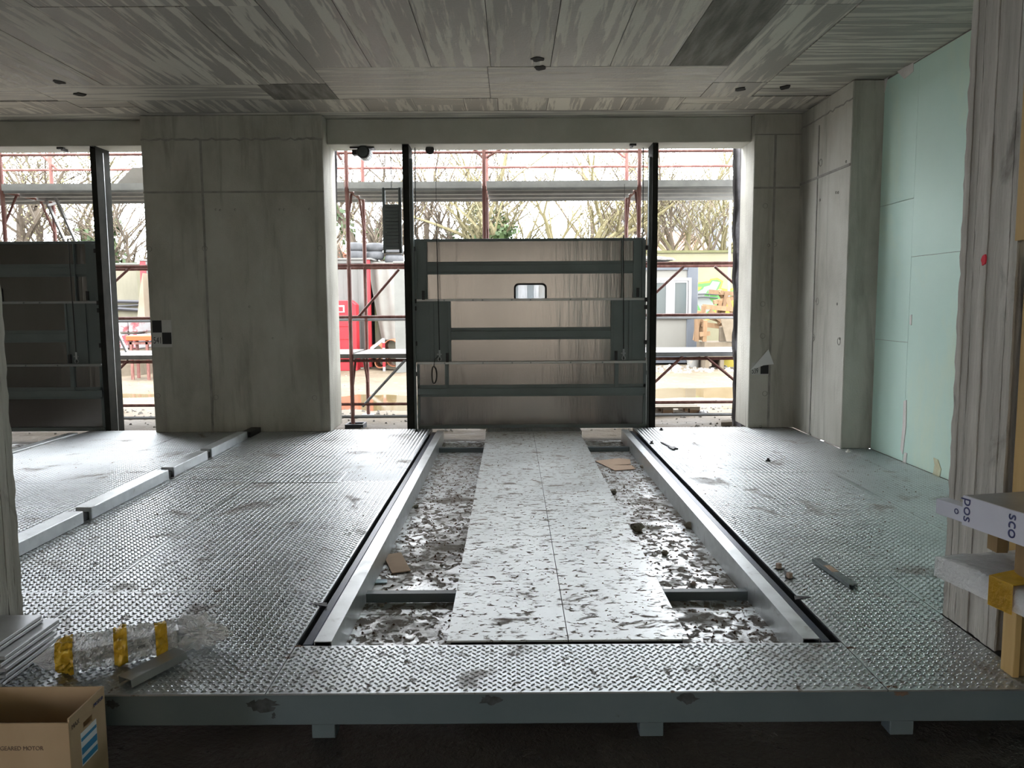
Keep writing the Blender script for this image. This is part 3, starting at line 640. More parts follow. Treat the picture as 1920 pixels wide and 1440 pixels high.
p = PY(118, 281, 9.35); MB().box(p.x - .045, p.x + .03, 9.30, 9.34, BZ - .022, BZ - .001).box(p.x - .02, p.x + .0, 9.34, 9.46, BZ - .03, BZ - .001).build('bracket', 'black_steel', label='small dark bracket under the lintel above the left gate', cat='bracket')

# ================================================================== SURVEY TARGETS
def spt(u, v, Y): return PY(u, v, Y)
Yt = YL - .004
q = lambda u, v: PY(u, v, Yt)
t1 = thing('survey_target', q(304, 651), 'black and white chequered survey target numbered 541 on the pier', 'sign', 'survey targets')
x0, x1 = q(285.5, 625).x, q(322, 625).x; z0, z1 = q(303, 651).z, q(303, 600).z; xm = (x0 + x1) / 2 + .0; zm = z0 + (z1 - z0) * .54
x0 = max(x0, XL0 + .002)
MB().box(x0, x1, Yt, YL - .0005, z0, z1).build('paper', 'paper_white', t1)
MB().box(x0 + .004, xm, Yt - .001, Yt, zm, z1 - .004).build('black_square', 'paper_black', t1); MB().box(xm, x1 - .006, Yt - .001, Yt, z0 + .035, zm).build('black_square', 'paper_black', t1)
text('number', '541', .105, frameM((x0 + .008, Yt - .0012, z0 + .042), (1, 0, 0), (0, 0, 1)), 'print_black', t1, sx=.62)
Yt2 = YR - .004; q = lambda u, v: PY(u, v, Yt2)
t2 = thing('survey_target', q(1425, 703), 'peeling survey target with corner folded down on the narrow pier', 'sign', 'survey targets')
x0, x1 = q(1409, 690).x, q(1442, 690).x; z0, z1 = q(1425, 703).z, q(1425, 680).z; xm = q(1426, 690).x
MB().box(x0, x1, Yt2, YR - .0005, z0, z1).build('paper', 'paper_white', t2)
MB().box(xm, x1 - .006, Yt2 - .001, Yt2, z0 + .012, z1).build('black_square', 'paper_black', t2)
text('number', '539', .085, frameM((x0 + .004, Yt2 - .0012, z0 + .018), (1, 0, 0), (0, 0, 1)), 'print_black', t2, sx=.58)
a, b, c = PY(1407, 694, Yt2 - .004), PY(1441, 655, Yt2 - .03), PY(1451, 683, Yt2 - .05); dd = PY(1432, 685, Yt2 - .03)
mb = MB(); mb.add([a, b, c, dd, a + Vector((0, .002, 0)), b + Vector((0, .002, 0)), c + Vector((0, .002, 0)), dd + Vector((0, .002, 0))], [(0, 1, 3), (1, 2, 3), (4, 7, 5), (5, 7, 6), (0, 3, 7, 4), (3, 2, 6, 7), (2, 1, 5, 6), (1, 0, 4, 5)]); mb.build('folded_flap', 'label_white', t2)  # flap colour brighter than its sheet: light caught by the tilt is painted in

# ================================================================== FOREGROUND THINGS
FZ = -.19
# open cardboard box, lower left
bx1 = -1.445; by0, by1 = 2.47, 2.70; bz1 = .115; bx0 = -1.86
box = thing('cardboard_box', ((bx0 + bx1) / 2, (by0 + by1) / 2, FZ), 'open brown cardboard box lettered GEARED MOTOR at the lower left', 'box')
w = .006; b0 = FZ + .002
MB().box(bx0, bx1, by0, by0 + w, b0, bz1 - .012).build('front_wall', 'cardboard', box, .001)
MB().box(bx0, bx1, by1 - w, by1, b0, bz1).build('back_wall', 'cardboard', box, .001)
MB().box(bx0, bx0 + w, by0 + w, by1 - w, b0, bz1).build('side_wall', 'cardboard', box, .001)
MB().box(bx0 + w, bx1 - w, by0 + w, by1 - w, b0, b0 + w).build('bottom', 'cardboard', box)
# right wall with hand hole
hy0, hy1, hz0, hz1 = 2.556, 2.612, .035, .058
mb = MB().box(bx1 - w, bx1, by0 + w, hy0, b0, bz1).box(bx1 - w, bx1, hy1, by1 - w, b0, bz1).box(bx1 - w, bx1, hy0, hy1, b0, hz0).box(bx1 - w, bx1, hy0, hy1, hz1, bz1)
sw = mb.build('side_wall', 'cardboard', box)
ly0, ly1, lz0, lz1 = 2.535, 2.635, -.085, .03
lab = MB().box(bx1, bx1 + .0008, ly0, ly1, lz0, lz1).build('label', 'label_white', sw)
for a, b in ((.05, .22), (.34, .55), (.74, .84)): MB().box(bx1 + .0008, bx1 + .0014, ly0 + .002, ly1 - .002, lz0 + (lz1 - lz0) * a, lz0 + (lz1 - lz0) * b).build('label_stripe', 'label_blue', sw)
text('lettering', 'GEARED MOTOR', .020, frameM((-1.672, by0 - .0008, .012), (1, 0, 0), (0, 0, 1)), 'print_ink', box, sx=.92)
text('lettering', 'MAX', .022, frameM((bx1 + .001, 2.485, .072), (0, 1, 0), (0, 0, 1)), 'print_ink', box)
text('lettering', 'MOTOR', .017, frameM((bx1 + .001, 2.625, .076), (0, 1, 0), (0, 0, 1)), 'navy', box)
# crumpled film inside the box
def crumple(c, rx, ry, rz, seed, amp=.35, M=None, nu=26, nv=18):
    mb = MB(); vs = []; M = M or Matrix.Identity(3)
    for j in range(nv + 1):
        t = math.pi * j / nv
        for i in range(nu):
            a = 2 * math.pi * i / nu; d = Vector((math.sin(t) * math.cos(a), math.sin(t) * math.sin(a), math.cos(t)))
            k = 1 + amp * mnoise.noise(d * 2.3 + Vector((seed, 0, 0))) + amp * .5 * mnoise.noise(d * 6 + Vector((0, seed, 0)))
            vs.append(Vector(c) + M @ Vector((d.x * rx * k, d.y * ry * k, d.z * rz * k)))
    fs = [(j * nu + i, j * nu + (i + 1) % nu, (j + 1) * nu + (i + 1) % nu, (j + 1) * nu + i) for j in range(nv) for i in range(nu)]
    return mb.add(vs, fs)
crumple((-1.75, 2.585, -.09), .08, .065, .08, 3).build('plastic_film', 'film', label='crumpled clear film inside the cardboard box', cat='film')

# stack of metal panels leaning on the left pillar
for k in range(9):
    z = .002 + k * .0165; dx = rnd.uniform(-.02, .02); xr_ = -1.945 + dx - (.05 if k > 6 else 0); yf = 3.28 + rnd.uniform(-.03, .05)
    MB().box(-2.215, xr_, 2.92 + rnd.uniform(-.02, .02), yf, z, z + .0145).build('metal_sheet', 'panel_steel', bevel=.002, label='flat grey steel panel, %s of the stack at the left edge' % ['lowest', 'second from bottom', 'third from bottom', 'fourth from bottom', 'middle one', 'fourth from top', 'third from top', 'second from top', 'topmost'][k], cat='panel', group='stacked steel panels at the left edge')

# film-wrapped bundle with yellow tape
bA = Vector((-1.80, 3.02, .075)); bB = Vector((-1.40, 3.22, .085)); ax = (bB - bA).normalized()
bun = thing('wrapped_bundle', (-1.6, 3.1, 0), 'bundle in crumpled clear film with yellow tape lying on the platform', 'bundle')
def sleeve(t0, t1, n, seed, extra=0., nu=64):
    side = ax.cross(Vector((0, 0, 1))).normalized(); mb = MB(); vs = []
    for j in range(n + 1):
        t = t0 + (t1 - t0) * j / n; c = bA.lerp(bB, t); r = .072 * (math.sin(min(1, max(0, (t + .18) / .32)) * math.pi / 2)) * (1 - .25 * max(0, t - .75))
        for i in range(nu):
            a = 2 * math.pi * i / nu; k = 1.06 + .34 * mnoise.noise((math.cos(a) * 1.8 + 9, math.sin(a) * 1.8, t * 8)) - .34 * abs(mnoise.noise((math.cos(a) * 3.4, math.sin(a) * 3.4, t * 15))) - .16 * abs(mnoise.noise((math.cos(a) * 8, math.sin(a) * 8, t * 40)))
            d = side * math.cos(a) * 1.15 + Vector((0, 0, 1)) * math.sin(a) * .92
            p = c + d * (r * k + extra); p.z = max(p.z, .003 - extra * .5 + .002); vs.append(p)
    mb.add(vs, [(j * nu + i, j * nu + (i + 1) % nu, (j + 1) * nu + (i + 1) % nu, (j + 1) * nu + i) for j in range(n) for i in range(nu)]); return mb
sleeve(-.17, .98, 130, 1).build('film_sleeve', 'film', bun)
for t0, t1 in ((.0, .14), (.46, .57), (.80, .90)): sleeve(t0, t1, 16, 1, .0025).build('tape_band', 'tape', bun, smooth=True)
crumple(bB + Vector((.06, .05, -.015)), .11, .07, .06, 8, .6, nu=44, nv=28).build('film_end', 'film', bun)
core = MB()
for k in range(3): core.bar(bA + Vector((.06, .02, -.02 + k * .02)), bB + Vector((0, 0, -.02 + k * .02)), .07, .016)
core.build('core', 'panel_steel', bun)
def uprofile(p, q, w, h, nm, label):
    p = Vector(p); q = Vector(q); d = (q - p).normalized(); s = d.cross(Vector((0, 0, 1))).normalized(); u = s.cross(d); t = .003
    mb = MB(); 
    mb.bar(p, q, w, t); mb.bar(p + s * w / 2 - u * h / 2, q + s * w / 2 - u * h / 2, t, h); mb.bar(p - s * w / 2 - u * h / 2, q - s * w / 2 - u * h / 2, t, h)
    mb.build(nm, 'panel_steel', label=label, cat='profile', group='folded steel profiles by the bundle')
uprofile((-1.485, 2.925, .034), (-1.36, 3.14, .050), .075, .03, 'steel_profile', 'folded grey steel profile sticking out of the wrapped bundle')
uprofile((-1.50, 3.31, .034), (-1.40, 3.47, .036), .055, .03, 'steel_profile', 'dark end of a steel profile behind the wrapped bundle')

# ---- panels on trestles, right edge
ang = math.radians(12); dl = Vector((math.sin(ang), -math.cos(ang), 0)); dw = Vector((math.cos(ang), math.sin(ang), 0))
def slab_at(corner, L, Wd, z0, z1): 
    c = Vector((corner[0], corner[1], 0)); P = [c, c + dl * L, c + dl * L + dw * Wd, c + dw * Wd]
    return MB().extrude([(p.x, p.y, z0) for p in P], (0, 0, z1 - z0))
cb = PZ(1757, 1045, .51)
lp = thing('wrapped_cladding', (cb.x + .3, cb.y - .4, .45), 'film-wrapped grey panel with yellow tape on the right timber supports', 'panel')
slab_at(cb, 1.15, .55, .45, .508).build('panel', 'panel_steel', lp, .003)
c3 = cb - dw * .004 - dl * .004
mb = MB(); nu, nv = 40, 14; vs = []
for j in range(nv + 1):
    for i in range(nu + 1):
        s_ = 1.15 * i / nu; t_ = .55 * j / nv; p = Vector((c3.x, c3.y, 0)) + dl * s_ + dw * t_; vs.append((p.x, p.y, .512 + .010 * max(0, mnoise.noise((s_ * 14, t_ * 14, 2))) + .004 * mnoise.noise((s_ * 50, t_ * 50, 1))))
k0 = len(vs)
for i in range(nu + 1):
    s_ = 1.15 * i / nu; p = Vector((c3.x, c3.y, 0)) + dl * s_ - dw * (.003 + .004 * abs(mnoise.noise((s_ * 30, 0, 4)))); vs.append((p.x, p.y, .441 - .008 * abs(mnoise.noise((s_ * 12, 3, 4)))))
fs = [(j * (nu + 1) + i, j * (nu + 1) + i + 1, (j + 1) * (nu + 1) + i + 1, (j + 1) * (nu + 1) + i) for j in range(nv) for i in range(nu)] + [(i, i + 1, k0 + i + 1, k0 + i) for i in range(nu)]
mb.add(vs, fs).build('film', 'film_wrap', lp, smooth=True)
# tape band around it
for s0, s1 in ((.26, .36),):
    A = Vector((c3.x, c3.y, 0)) - dw * .010 + dl * s0; B = Vector((c3.x, c3.y, 0)) - dw * .010 + dl * s1
    mb = MB(); z = .528; T = Vector((0, 0, .003))
    ring = [[Vector((P.x, P.y, .430)), Vector((P.x, P.y, z)), Vector((P.x, P.y, z)) + dw * .18 + Vector((0, 0, .02 if P is A else .0)), Vector((P.x, P.y, z)) + dw * .36] for P in (A, B)]
    v_ = ring[0] + ring[1] + [p + T for p in ring[0]] + [p + T for p in ring[1]]
    mb.add(v_, [(i, i + 1, 4 + i + 1, 4 + i) for i in range(3)] + [(8 + i, 8 + i + 1, 12 + i + 1, 12 + i) for i in range(3)]); mb.build('tape_band', 'tape', lp)
# upper white protective-foil channels with lettering
ca = PZ(1806, 930, .75)
up = thing('white_cladding', (ca.x + .2, ca.y - .3, .645), 'white foil-covered steel panel with blue lettering at the right edge', 'panel')
slab_at(ca, 1.0, .004, .645, .752).build('side_face', 'protect_white', up)
slab_at(ca + dw * .496, 1.0, .004, .645, .752).build('side_face', 'protect_white', up)
slab_at(ca + dw * .004, 1.0, .492, .746, .752).build('top_sheet', 'protect_white', up)
slab_at(ca + dl * .004 + dw * .004, .99, .49, .7521, .7535).build('top_face', 'panel_steel', up)
ML = frameM(Vector((ca.x, ca.y, .742)) + dl * .012 - dw * .0012, (0, 0, -1), dl)
ML = frameM(Vector((ca.x, ca.y, .742)) + dl * .012 - dw * .0012, (0, 0, -1), -dl)
M0 = Matrix((( 0, dl.x, -dw.x), (0, dl.y, -dw.y), (-1, 0, 0))).to_4x4()
def letters(s, at, size, z, par, c=ca, nm='lettering'):
    # letters lie on their side: they read downwards, tops towards the viewer's right
    y_ax = dl; x_ax = Vector((0, 0, -1)); M = frameM(Vector((c.x, c.y, z)) + dl * at - dw * .0012, x_ax, y_ax)
    text(nm, s, size, M, 'navy', par)
letters('pos', .008, .062, .748, up); letters('sco', .205, .062, .742, up)
cs = PY(1755, 934, 3.09)
ul = thing('white_profile', (cs.x, cs.y, cs.z - .06), 'narrow white foil-covered profile sticking out behind the white panel', 'profile')
slab_at(cs, .34, .055, cs.z - .06, cs.z).build('profile', 'protect_white', ul, .002)
letters('o', .10, .045, cs.z - .012, ul, cs)
# spacer blocks between the layers and timber supports
for s_, t_, lb in ((.30, .10, 'far inner'), (.85, .10, 'near inner'), (.30, .45, 'far outer'), (.85, .45, 'near outer')):
    p = Vector((cb.x, cb.y, 0)) + dl * s_ + dw * t_
    MB().box(p.x - .03, p.x + .03, p.y - .03, p.y + .03, .535, .7455).build('spacer_block', 'formwork_dark', label='%s timber spacer block under the white panel' % lb, cat='block', group='spacer blocks under the white panel')
def hpost(x0, x1, y0, y1, z1, label):
    t = thing('timber_support', ((x0 + x1) / 2, (y0 + y1) / 2, 0), label, 'timber', 'timber supports of the panels')
    zb = .001 if y0 > PY0 else FZ
    MB().box(x0, x0 + (x1 - x0) * .3, y0, y1, zb, z1).build('flange', 'formwork', t, .002); MB().box(x0 + (x1 - x0) * .3, x1, y0 + .012, y1 - .012, zb, z1).build('web', 'formwork_dark', t, .002)
xh = PY(1880, 1170, 3.03).x
hpost(xh, xh + .08, 2.95, 3.03, .4395, 'yellow timber beam standing upright under the wrapped panel')
MB().box(cs.x + .09, cs.x + .13, cs.y - .26, cs.y - .20, .535, cs.z - .0605).build('spacer_block', 'formwork_dark', label='thin timber spacer under the narrow white profile', cat='block', group='spacer blocks under the white panel')
hpost(1.80, 1.88, 2.02, 2.10, .4395, 'timber beam standing under the near end of the wrapped panel')
hpost(2.28, 2.36, 2.10, 2.18, .4395, 'timber beam standing under the outer near corner of the wrapped panel')
# tall formwork board on edge beside the pillar
fbt = thing('formwork_board', (2.10, 3.12, 0), 'tall yellow formwork board standing against the right pillar', 'board')
p0 = PY(1897, 930, 3.16).x
MB().box(p0, p0 + .012, 3.06, 3.16, .002, PY(1905, 480, 3.1).z).build('edge_strip', 'formwork', fbt, .001); MB().box(p0 + .013, p0 + .5, 3.075, 3.15, .002, PY(1905, 480, 3.1).z).build('face', 'formwork_dark', fbt)
fb2 = thing('formwork_board', (2.15, 3.10, 1.7), 'upper yellow formwork panel at the right picture edge', 'board')
p1 = PY(1911, 300, 3.14).x
MB().box(p1, p1 + .02, 3.05, 3.14, PY(1915, 450, 3.1).z, CZ - .01).build('edge_strip', 'formwork', fb2, .001); MB().box(p1 + .021, p1 + .5, 3.06, 3.13, PY(1915, 450, 3.1).z, CZ - .01).build('face', 'formwork', fb2)

# ================================================================== DEBRIS
def flake(name, uv, z, th, m, label, cat, curl=0.):
    P = [PZ(u, v, z) for u, v in uv]; mb = MB(); mb.extrude([(p.x, p.y, z + curl * (i % 2)) for i, p in enumerate(P)], (0, 0, th)); mb.build(name, m, label=label, cat=cat)
flake('cardboard_scrap', [(719, 1042), (752, 1037), (770, 1071), (735, 1076)], -.118, .006, 'cardboard_pale', 'torn tan cardboard scrap in the left pit near the rail', 'scrap')
flake('cardboard_scrap', [(1116, 865), (1160, 860), (1181, 862), (1183, 871), (1150, 873), (1184, 873), (1192, 880), (1153, 883)], -.118, .005, 'cardboard_pale', 'torn pinkish cardboard sheet in the right pit', 'scrap')
flake('foil_scrap', [(697, 1087), (726, 1087), (726, 1093), (700, 1094)], -.118, .003, 'foil_blue', 'small light blue foil scrap in the left pit', 'scrap')
def rock(name, u, v, z, r, m, label, cat, group=None):
    p = PZ(u, v, z); o = crumple((p.x, p.y, z + r * .55), r, r, r * .7, u * .37 + v, .45, nu=9, nv=6).build(name, m, label=label, cat=cat, group=group)
rock('mud_lump', 1292, 990, -.122, .035, 'stone', 'flat mud lump beside the right tube rail', 'lump'); rock('mud_lump', 1196, 995, -.122, .045, 'stone', 'broad mud lump beside the runway edge on the right', 'lump')
rock('concrete_crumb', 1247, 1040, -.122, .022, 'stone', 'grey concrete crumb in the right pit below the mud lump', 'crumb'); rock('concrete_crumb', 1300, 1098, -.122, .018, 'clay', 'tan concrete crumb in the right pit near the cross bar', 'crumb')
rock('concrete_crumb', 716, 1138, -.122, .014, 'stone', 'grey crumb in the front left corner of the pit', 'crumb'); rock('concrete_crumb', 828, 1062, -.122, .012, 'stone', 'grey crumb in the left pit beside the runway', 'crumb')
rock('concrete_crumb', 780, 952, -.122, .02, 'stone', 'pale crumb in the middle of the left pit', 'crumb'); rock('concrete_crumb', 1150, 925, -.122, .03, 'stone', 'pale crumb beside the runway in the right pit', 'crumb'); rock('concrete_crumb', 1205, 878, -.122, .025, 'stone', 'grey crumb beside the cardboard sheet in the right pit', 'crumb')
# tiny grit in the pit and on the plates
def grit(name, n, xr, yr, z, r0, r1, m, label, seed):
    g = random.Random(seed); mb = MB()
    for _ in range(n):
        x = g.uniform(*xr); y = g.uniform(*yr); r = g.uniform(r0, r1); a = g.uniform(0, 3)
        mb.add([(x + r * math.cos(a + k * 1.57) * g.uniform(.6, 1.2), y + r * math.sin(a + k * 1.57) * g.uniform(.6, 1.2), z) for k in range(4)] + [(x, y, z + r * .9)], [(0, 1, 4), (1, 2, 4), (2, 3, 4), (3, 0, 4)])
    mb.build(name, m, kind='stuff', label=label, cat='grit')
grit('pit_grit', 500, (-.77, -.29), (3.32, 7.8), -.123, .003, .011, 'rust_debris', 'loose grit scattered in the left part of the pit', 3); grit('pit_grit', 500, (.76, 1.23), (3.32, 7.8), -.123, .003, .011, 'rust_debris', 'loose grit scattered in the right part of the pit', 4)
grit('plate_grit', 260, (1.45, 3.1), (3.7, 8.5), .001, .003, .008, 'rust_debris', 'loose grit on the right tread plates', 5); grit('plate_grit', 260, (-2.8, -1.0), (3.7, 8.5), .001, .003, .008, 'rust_debris', 'loose grit on the left tread plates', 6); grit('plate_grit', 160, (-.28, .74), (3.35, 8.7), .010, .003, .008, 'rust_debris', 'loose grit on the runway sheets', 8)
# bar with paper label
A = PZ(1530, 1047, .022); B = PZ(1600, 1096, .022)
bar = thing('angle_bar', ((A.x + B.x) / 2, (A.y + B.y) / 2, .003), 'short grey steel channel bar lying on the right tread plates', 'bar')
d_ = (B - A).normalized(); s_ = Vector((d_.y, -d_.x, 0))
MB().bar(A, B, .045, .004).bar(A + s_ * .021 - Vector((0, 0, .008)), B + s_ * .021 - Vector((0, 0, .008)), .004, .018).bar(A - s_ * .021 - Vector((0, 0, .008)), B - s_ * .021 - Vector((0, 0, .008)), .004, .018).build('channel', 'gate_paint', bar)
MB().bar(A.lerp(B, .30) + Vector((0, 0, .0025)), A.lerp(B, .55) + Vector((0, 0, .0025)), .036, .001).build('paper_label', 'cardboard_pale', bar)
for i, (u, v, lb) in enumerate(((1460, 1066, 'upper'), (1480, 1084, 'lower'))):
    p = PZ(u, v, .002); t = thing('square_nut', (p.x, p.y, .002), '%s of two tan square nuts on the plate edge beside the rail' % lb, 'nut', 'square nuts')
    MB().obox((p.x, p.y, .018), .012, .012, .014, Matrix.Rotation(.4, 3, 'Z')).build('block', 'clay', t, .002); MB().obox((p.x + .004, p.y - .004, .0035), .022, .016, .0012, Matrix.Rotation(.4, 3, 'Z')).build('washer', 'black_steel', t)
mb = MB(); a, b, c = PZ(1468, 1067, .003), PZ(1490, 1084, .003), PZ(1472, 1081, .003); mb.extrude([a, b, c], (0, 0, .003)); mb.build('steel_offcut', 'black_steel', label='dark triangular steel offcut between the square nuts', cat='offcut')
# spanner
A = PZ(1240, 829, .011); B = PZ(1260, 839, .011); wv = B - A
wr_ = thing('spanner', ((A.x + B.x) / 2, (A.y + B.y) / 2, .002), 'dark adjustable spanner lying on the far right tread plates', 'spanner')
MB().bar(A, B, .025, .009).build('handle', 'black_steel', wr_, .002); M_ = Matrix.Rotation(math.atan2(wv.y, wv.x), 3, 'Z')
MB().obox(B + wv.normalized() * .025, .045, .035, .007, M_).obox(B + wv.normalized() * .07 + Vector((.02, .02, 0)), .03, .012, .007, M_).obox(B + wv.normalized() * .07 - Vector((.02, .02, 0)), .03, .012, .007, M_).build('jaw', 'black_steel', wr_, .002)
for (u, v, lab) in ((1222, 832, 'dark bolt lying near the spanner by the right rail'), (1440, 865, 'small dark nut on the right tread plates'), (781, 809, 'small dark bolt at the far end of the left plates'), (1590, 848, 'small pale chip at the foot of the right column'), (1240, 807, 'small dark bolt at the far end of the right plates')):
    p = PZ(u, v, .002); MB().lathe((p.x, p.y, .002), [(.0001, 0), (.022, 0), (.022, .012), (.012, .014), (.012, .03), (.0001, .03)], 6).build('bolt', 'black_steel' if 'pale' not in lab else 'plaster', label=lab, cat='bolt', group='loose bolts')

# ================================================================== OUTDOORS
GZ = -.12
# puddle ellipses: x, y, rx, ry
PUD = [(-2.0, 13.0, 1.5, 1.1, 'brown puddle left of the centre gate'), (3.6, 14.0, 2.6, .9, 'long brown puddle right of the centre gate'), (-3.3, 11.35, .8, .5, 'shallow brown puddle at the scaffold foot by the pier'), (-6.3, 14.3, 1.5, .6, 'brown puddle seen beside the left guide post'), (3.9, 12.15, .8, .35, 'small brown puddle behind the pallet')]
def gh(x, y):
    z = .035 * mnoise.noise((x * 1.3, y * 1.3, 0)) + .02 * mnoise.noise((x * 4, y * 4, 2))
    if 14.5 < y < 18: z += .018 * math.sin(y * 9 + math.sin(x)) * abs(mnoise.noise((x * 2, y, 5)))
    for px, py, rx, ry, _ in PUD:
        d = ((x - px) / rx) ** 2 + ((y - py) / ry) ** 2 + .6 * mnoise.noise((x * 1.5, y * 1.5, 9)); z -= .09 * max(0, min(1, (1.4 - d)))
    return GZ + z
nx, ny = 170, 190; vs = []; xs_ = np.linspace(-1, 1, nx); X_ = np.sign(xs_) * (np.abs(xs_) * 12 + np.abs(xs_) ** 4 * 60); Y_ = 9.06 + np.linspace(0, 1, ny) ** 2.2 * 110
vs = [(float(x), float(y), gh(float(x), float(y)) if y < 26 and abs(x) < 16 else GZ) for y in Y_ for x in X_]
vs = [(x, y, min(z, -.135) if y < 9.7 else z) for x, y, z in vs]
fs = [(j * nx + i, j * nx + i + 1, (j + 1) * nx + i + 1, (j + 1) * nx + i) for j in range(ny - 1) for i in range(nx - 1)]
MB().add(vs, fs).build('ground', 'mud', smooth=True, kind='structure', origin=(0, 9, GZ), label='muddy rutted yard ground outside the gates')
for ip, (px, py, rx, ry, lab) in enumerate(PUD):
    zp = GZ - .030 - .004 * ip
    mb = MB(); n = 36; mb.add([(px, py, zp)] + [(px + math.cos(k * 2 * math.pi / n) * rx * 1.35, py + math.sin(k * 2 * math.pi / n) * ry * 1.35, zp) for k in range(n)], [(0, 1 + k, 1 + (k + 1) % n) for k in range(n)])
    mb.build('puddle', 'water', label=lab, cat='puddle', group='puddles in the yard')
def scatter(name, n, xr, yr, r0, r1, m, label, seed, cat='rubble'):
    g = random.Random(seed); mb = MB()
    for _ in range(n):
        x = g.uniform(*xr); y = g.uniform(*yr); r = g.uniform(r0, r1) * g.uniform(.5, 1); z = gh(x, y); a = g.uniform(0, 6.3)
        top = [(x + r * .5 * math.cos(a + k * 2.09), y + r * .5 * math.sin(a + k * 2.09), z + r * g.uniform(.4, .8)) for k in range(3)]
        bot = [(x + r * math.cos(a + k * 1.257) * g.uniform(.7, 1.2), y + r * math.sin(a + k * 1.257) * g.uniform(.7, 1.2), z - .01) for k in range(5)]
        mb.add(bot + top, [(0, 1, 5), (1, 6, 5), (1, 2, 6), (2, 3, 6), (3, 7, 6), (3, 4, 7), (4, 0, 5, 7), (5, 6, 7)])
    return mb.build(name, m, kind='stuff', label=label, cat=cat)
scatter('rubble', 900, (-8, 6), (9.75, 12.3), .012, .05, 'rubble', 'pale stones and rubble strewn just outside the gates', 11)
scatter('rubble', 260, (3.0, 7), (17.8, 19.4), .03, .12, 'rubble', 'pale rubble heap in front of the cabin and timber', 12)
scatter('rubble', 300, (-8, 8), (12, 18), .01, .04, 'rubble', 'small stones over the muddy yard', 13)

# ---- scaffolding
SF, SR = 10.1, 11.2
sc = thing('scaffolding', (0, 10.6, GZ), 'rusty red tube scaffolding with metal decks outside the gates', 'scaffolding')
zt_top = 4.6; ZD1 = PY(960, 662, SF).z; ZD2 = PY(960, 347, 10.05).z
fx = [-9.0, -6.27, -2.02, -.34, 1.585, 4.4]
fx = [-8.6, -6.3, -4.15, -2.03, -.33, 1.59, 3.75]
for x in fx:
    for y in (SF, SR):
        if x in (-4.15,) and y == SF: continue
        MB().tube([(x, y, GZ + .02), (x, y, zt_top)], .026, 10).build('standard', 'scaffold_red', sc)
        MB().box(x - .08, x + .08, y - .08, y + .08, GZ - .01, GZ + .02).build('base_plate', 'scaffold_galv', sc)
    for z in (ZD1 - .06, ZD2 - .03):
        MB().tube([(x, SF, z), (x, SR, z)], .022, 8).build('transom', 'scaffold_red', sc)
        for (ya, yb) in ((SF, SF + .3), (SR, SR - .3)): MB().tube([(x, ya, z - .42), (x, yb, z)], .016, 6).build('knee_brace', 'scaffold_red', sc)
for x0, x1 in zip(fx[:-1], fx[1:]):
    for y in (SF, SR):
        for z in ((1.93, 1.285) if y == SF else (1.945, 1.23)): MB().tube([(x0, y, z), (x1, y, z)], .02, 8).build('guard_rail', 'scaffold_red' if z > 1.25 else 'scaffold_galv', sc)
        MB().tube([(x0, y, 3.30), (x1, y, 3.30)], .018, 8).build('guard_rail', 'scaffold_red', sc)
    MB().tube([(x0, SF, .18), (x1, SF, .18)], .018, 8).build('ledger', 'scaffold_red', sc); MB().tube([(x0, SF, .02), (x1, SF, .02)], .02, 8).build('ledger', 'scaffold_galv', sc)
    MB().tube([(x0, SF + .02, ZD1 - .085), (x1, SF + .02, ZD1 - .085)], .02, 8).build('ledger', 'scaffold_red', sc)
    for k in range(3):   # decks: three planks each
        ya = SF - .02 + k * .37; mb = MB().box(x0 + .03, x1 - .03, ya, ya + .35, ZD2 - .012, ZD2); mb.box(x0 + .03, x1 - .03, ya, ya + .03, ZD2 - .06, ZD2 - .012); mb.box(x0 + .03, x1 - .03, ya + .32, ya + .35, ZD2 - .06, ZD2 - .012); mb.box(x0 + .03, x1 - .03, ya + .16, ya + .19, ZD2 - .035, ZD2 - .012)
        mb.build('deck_plank', 'deck', sc)
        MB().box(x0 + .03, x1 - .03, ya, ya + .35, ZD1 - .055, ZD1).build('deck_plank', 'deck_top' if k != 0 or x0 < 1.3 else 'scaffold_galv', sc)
    MB().box(x0 + .03, x1 - .03, SF - .055, SF - .03, ZD2 - .03, ZD2 + .05).build('toe_board', 'deck', sc)
def br(u0, v0, u1, v1, Y, m='scaffold_red'): MB().tube([PY(u0, v0, Y), PY(u1, v1, Y)], .017, 8).build('brace', m, sc)
br(748, 505, 672, 594, SF); br(760, 675, 680, 762, SF, 'scaffold_galv'); br(1282, 500, 1222, 556, SF); br(1340, 500, 1392, 545, SF); br(1280, 668, 1222, 722, SF); br(1322, 668, 1388, 722, SF)
br(246, 500, 196, 546, SF); br(240, 676, 200, 716, SF); br(62, 275, 110, 320, SR); br(640, 300, 622, 270, SF); br(885, 275, 905, 296, SF); br(945, 275, 912, 296, SF); br(1145, 275, 1172, 296, SR)
# folded tarp lying on the upper deck, left
mb = MB(); a, b, c = PY(190, 343, 10.6), PY(268, 322, 10.6), PY(330, 318, 10.6); z = ZD2 + .003; mb.extrude([(a.x, 10.3, z), (a.x + .3, 10.3, z + .04), (b.x, 10.3, b.z), (c.x, 10.3, c.z), (c.x, 10.3, z)], (0, .6, 0)); mb.build('tarp', 'tarp', label='pale folded tarp lying on the upper scaffold deck', cat='tarp')
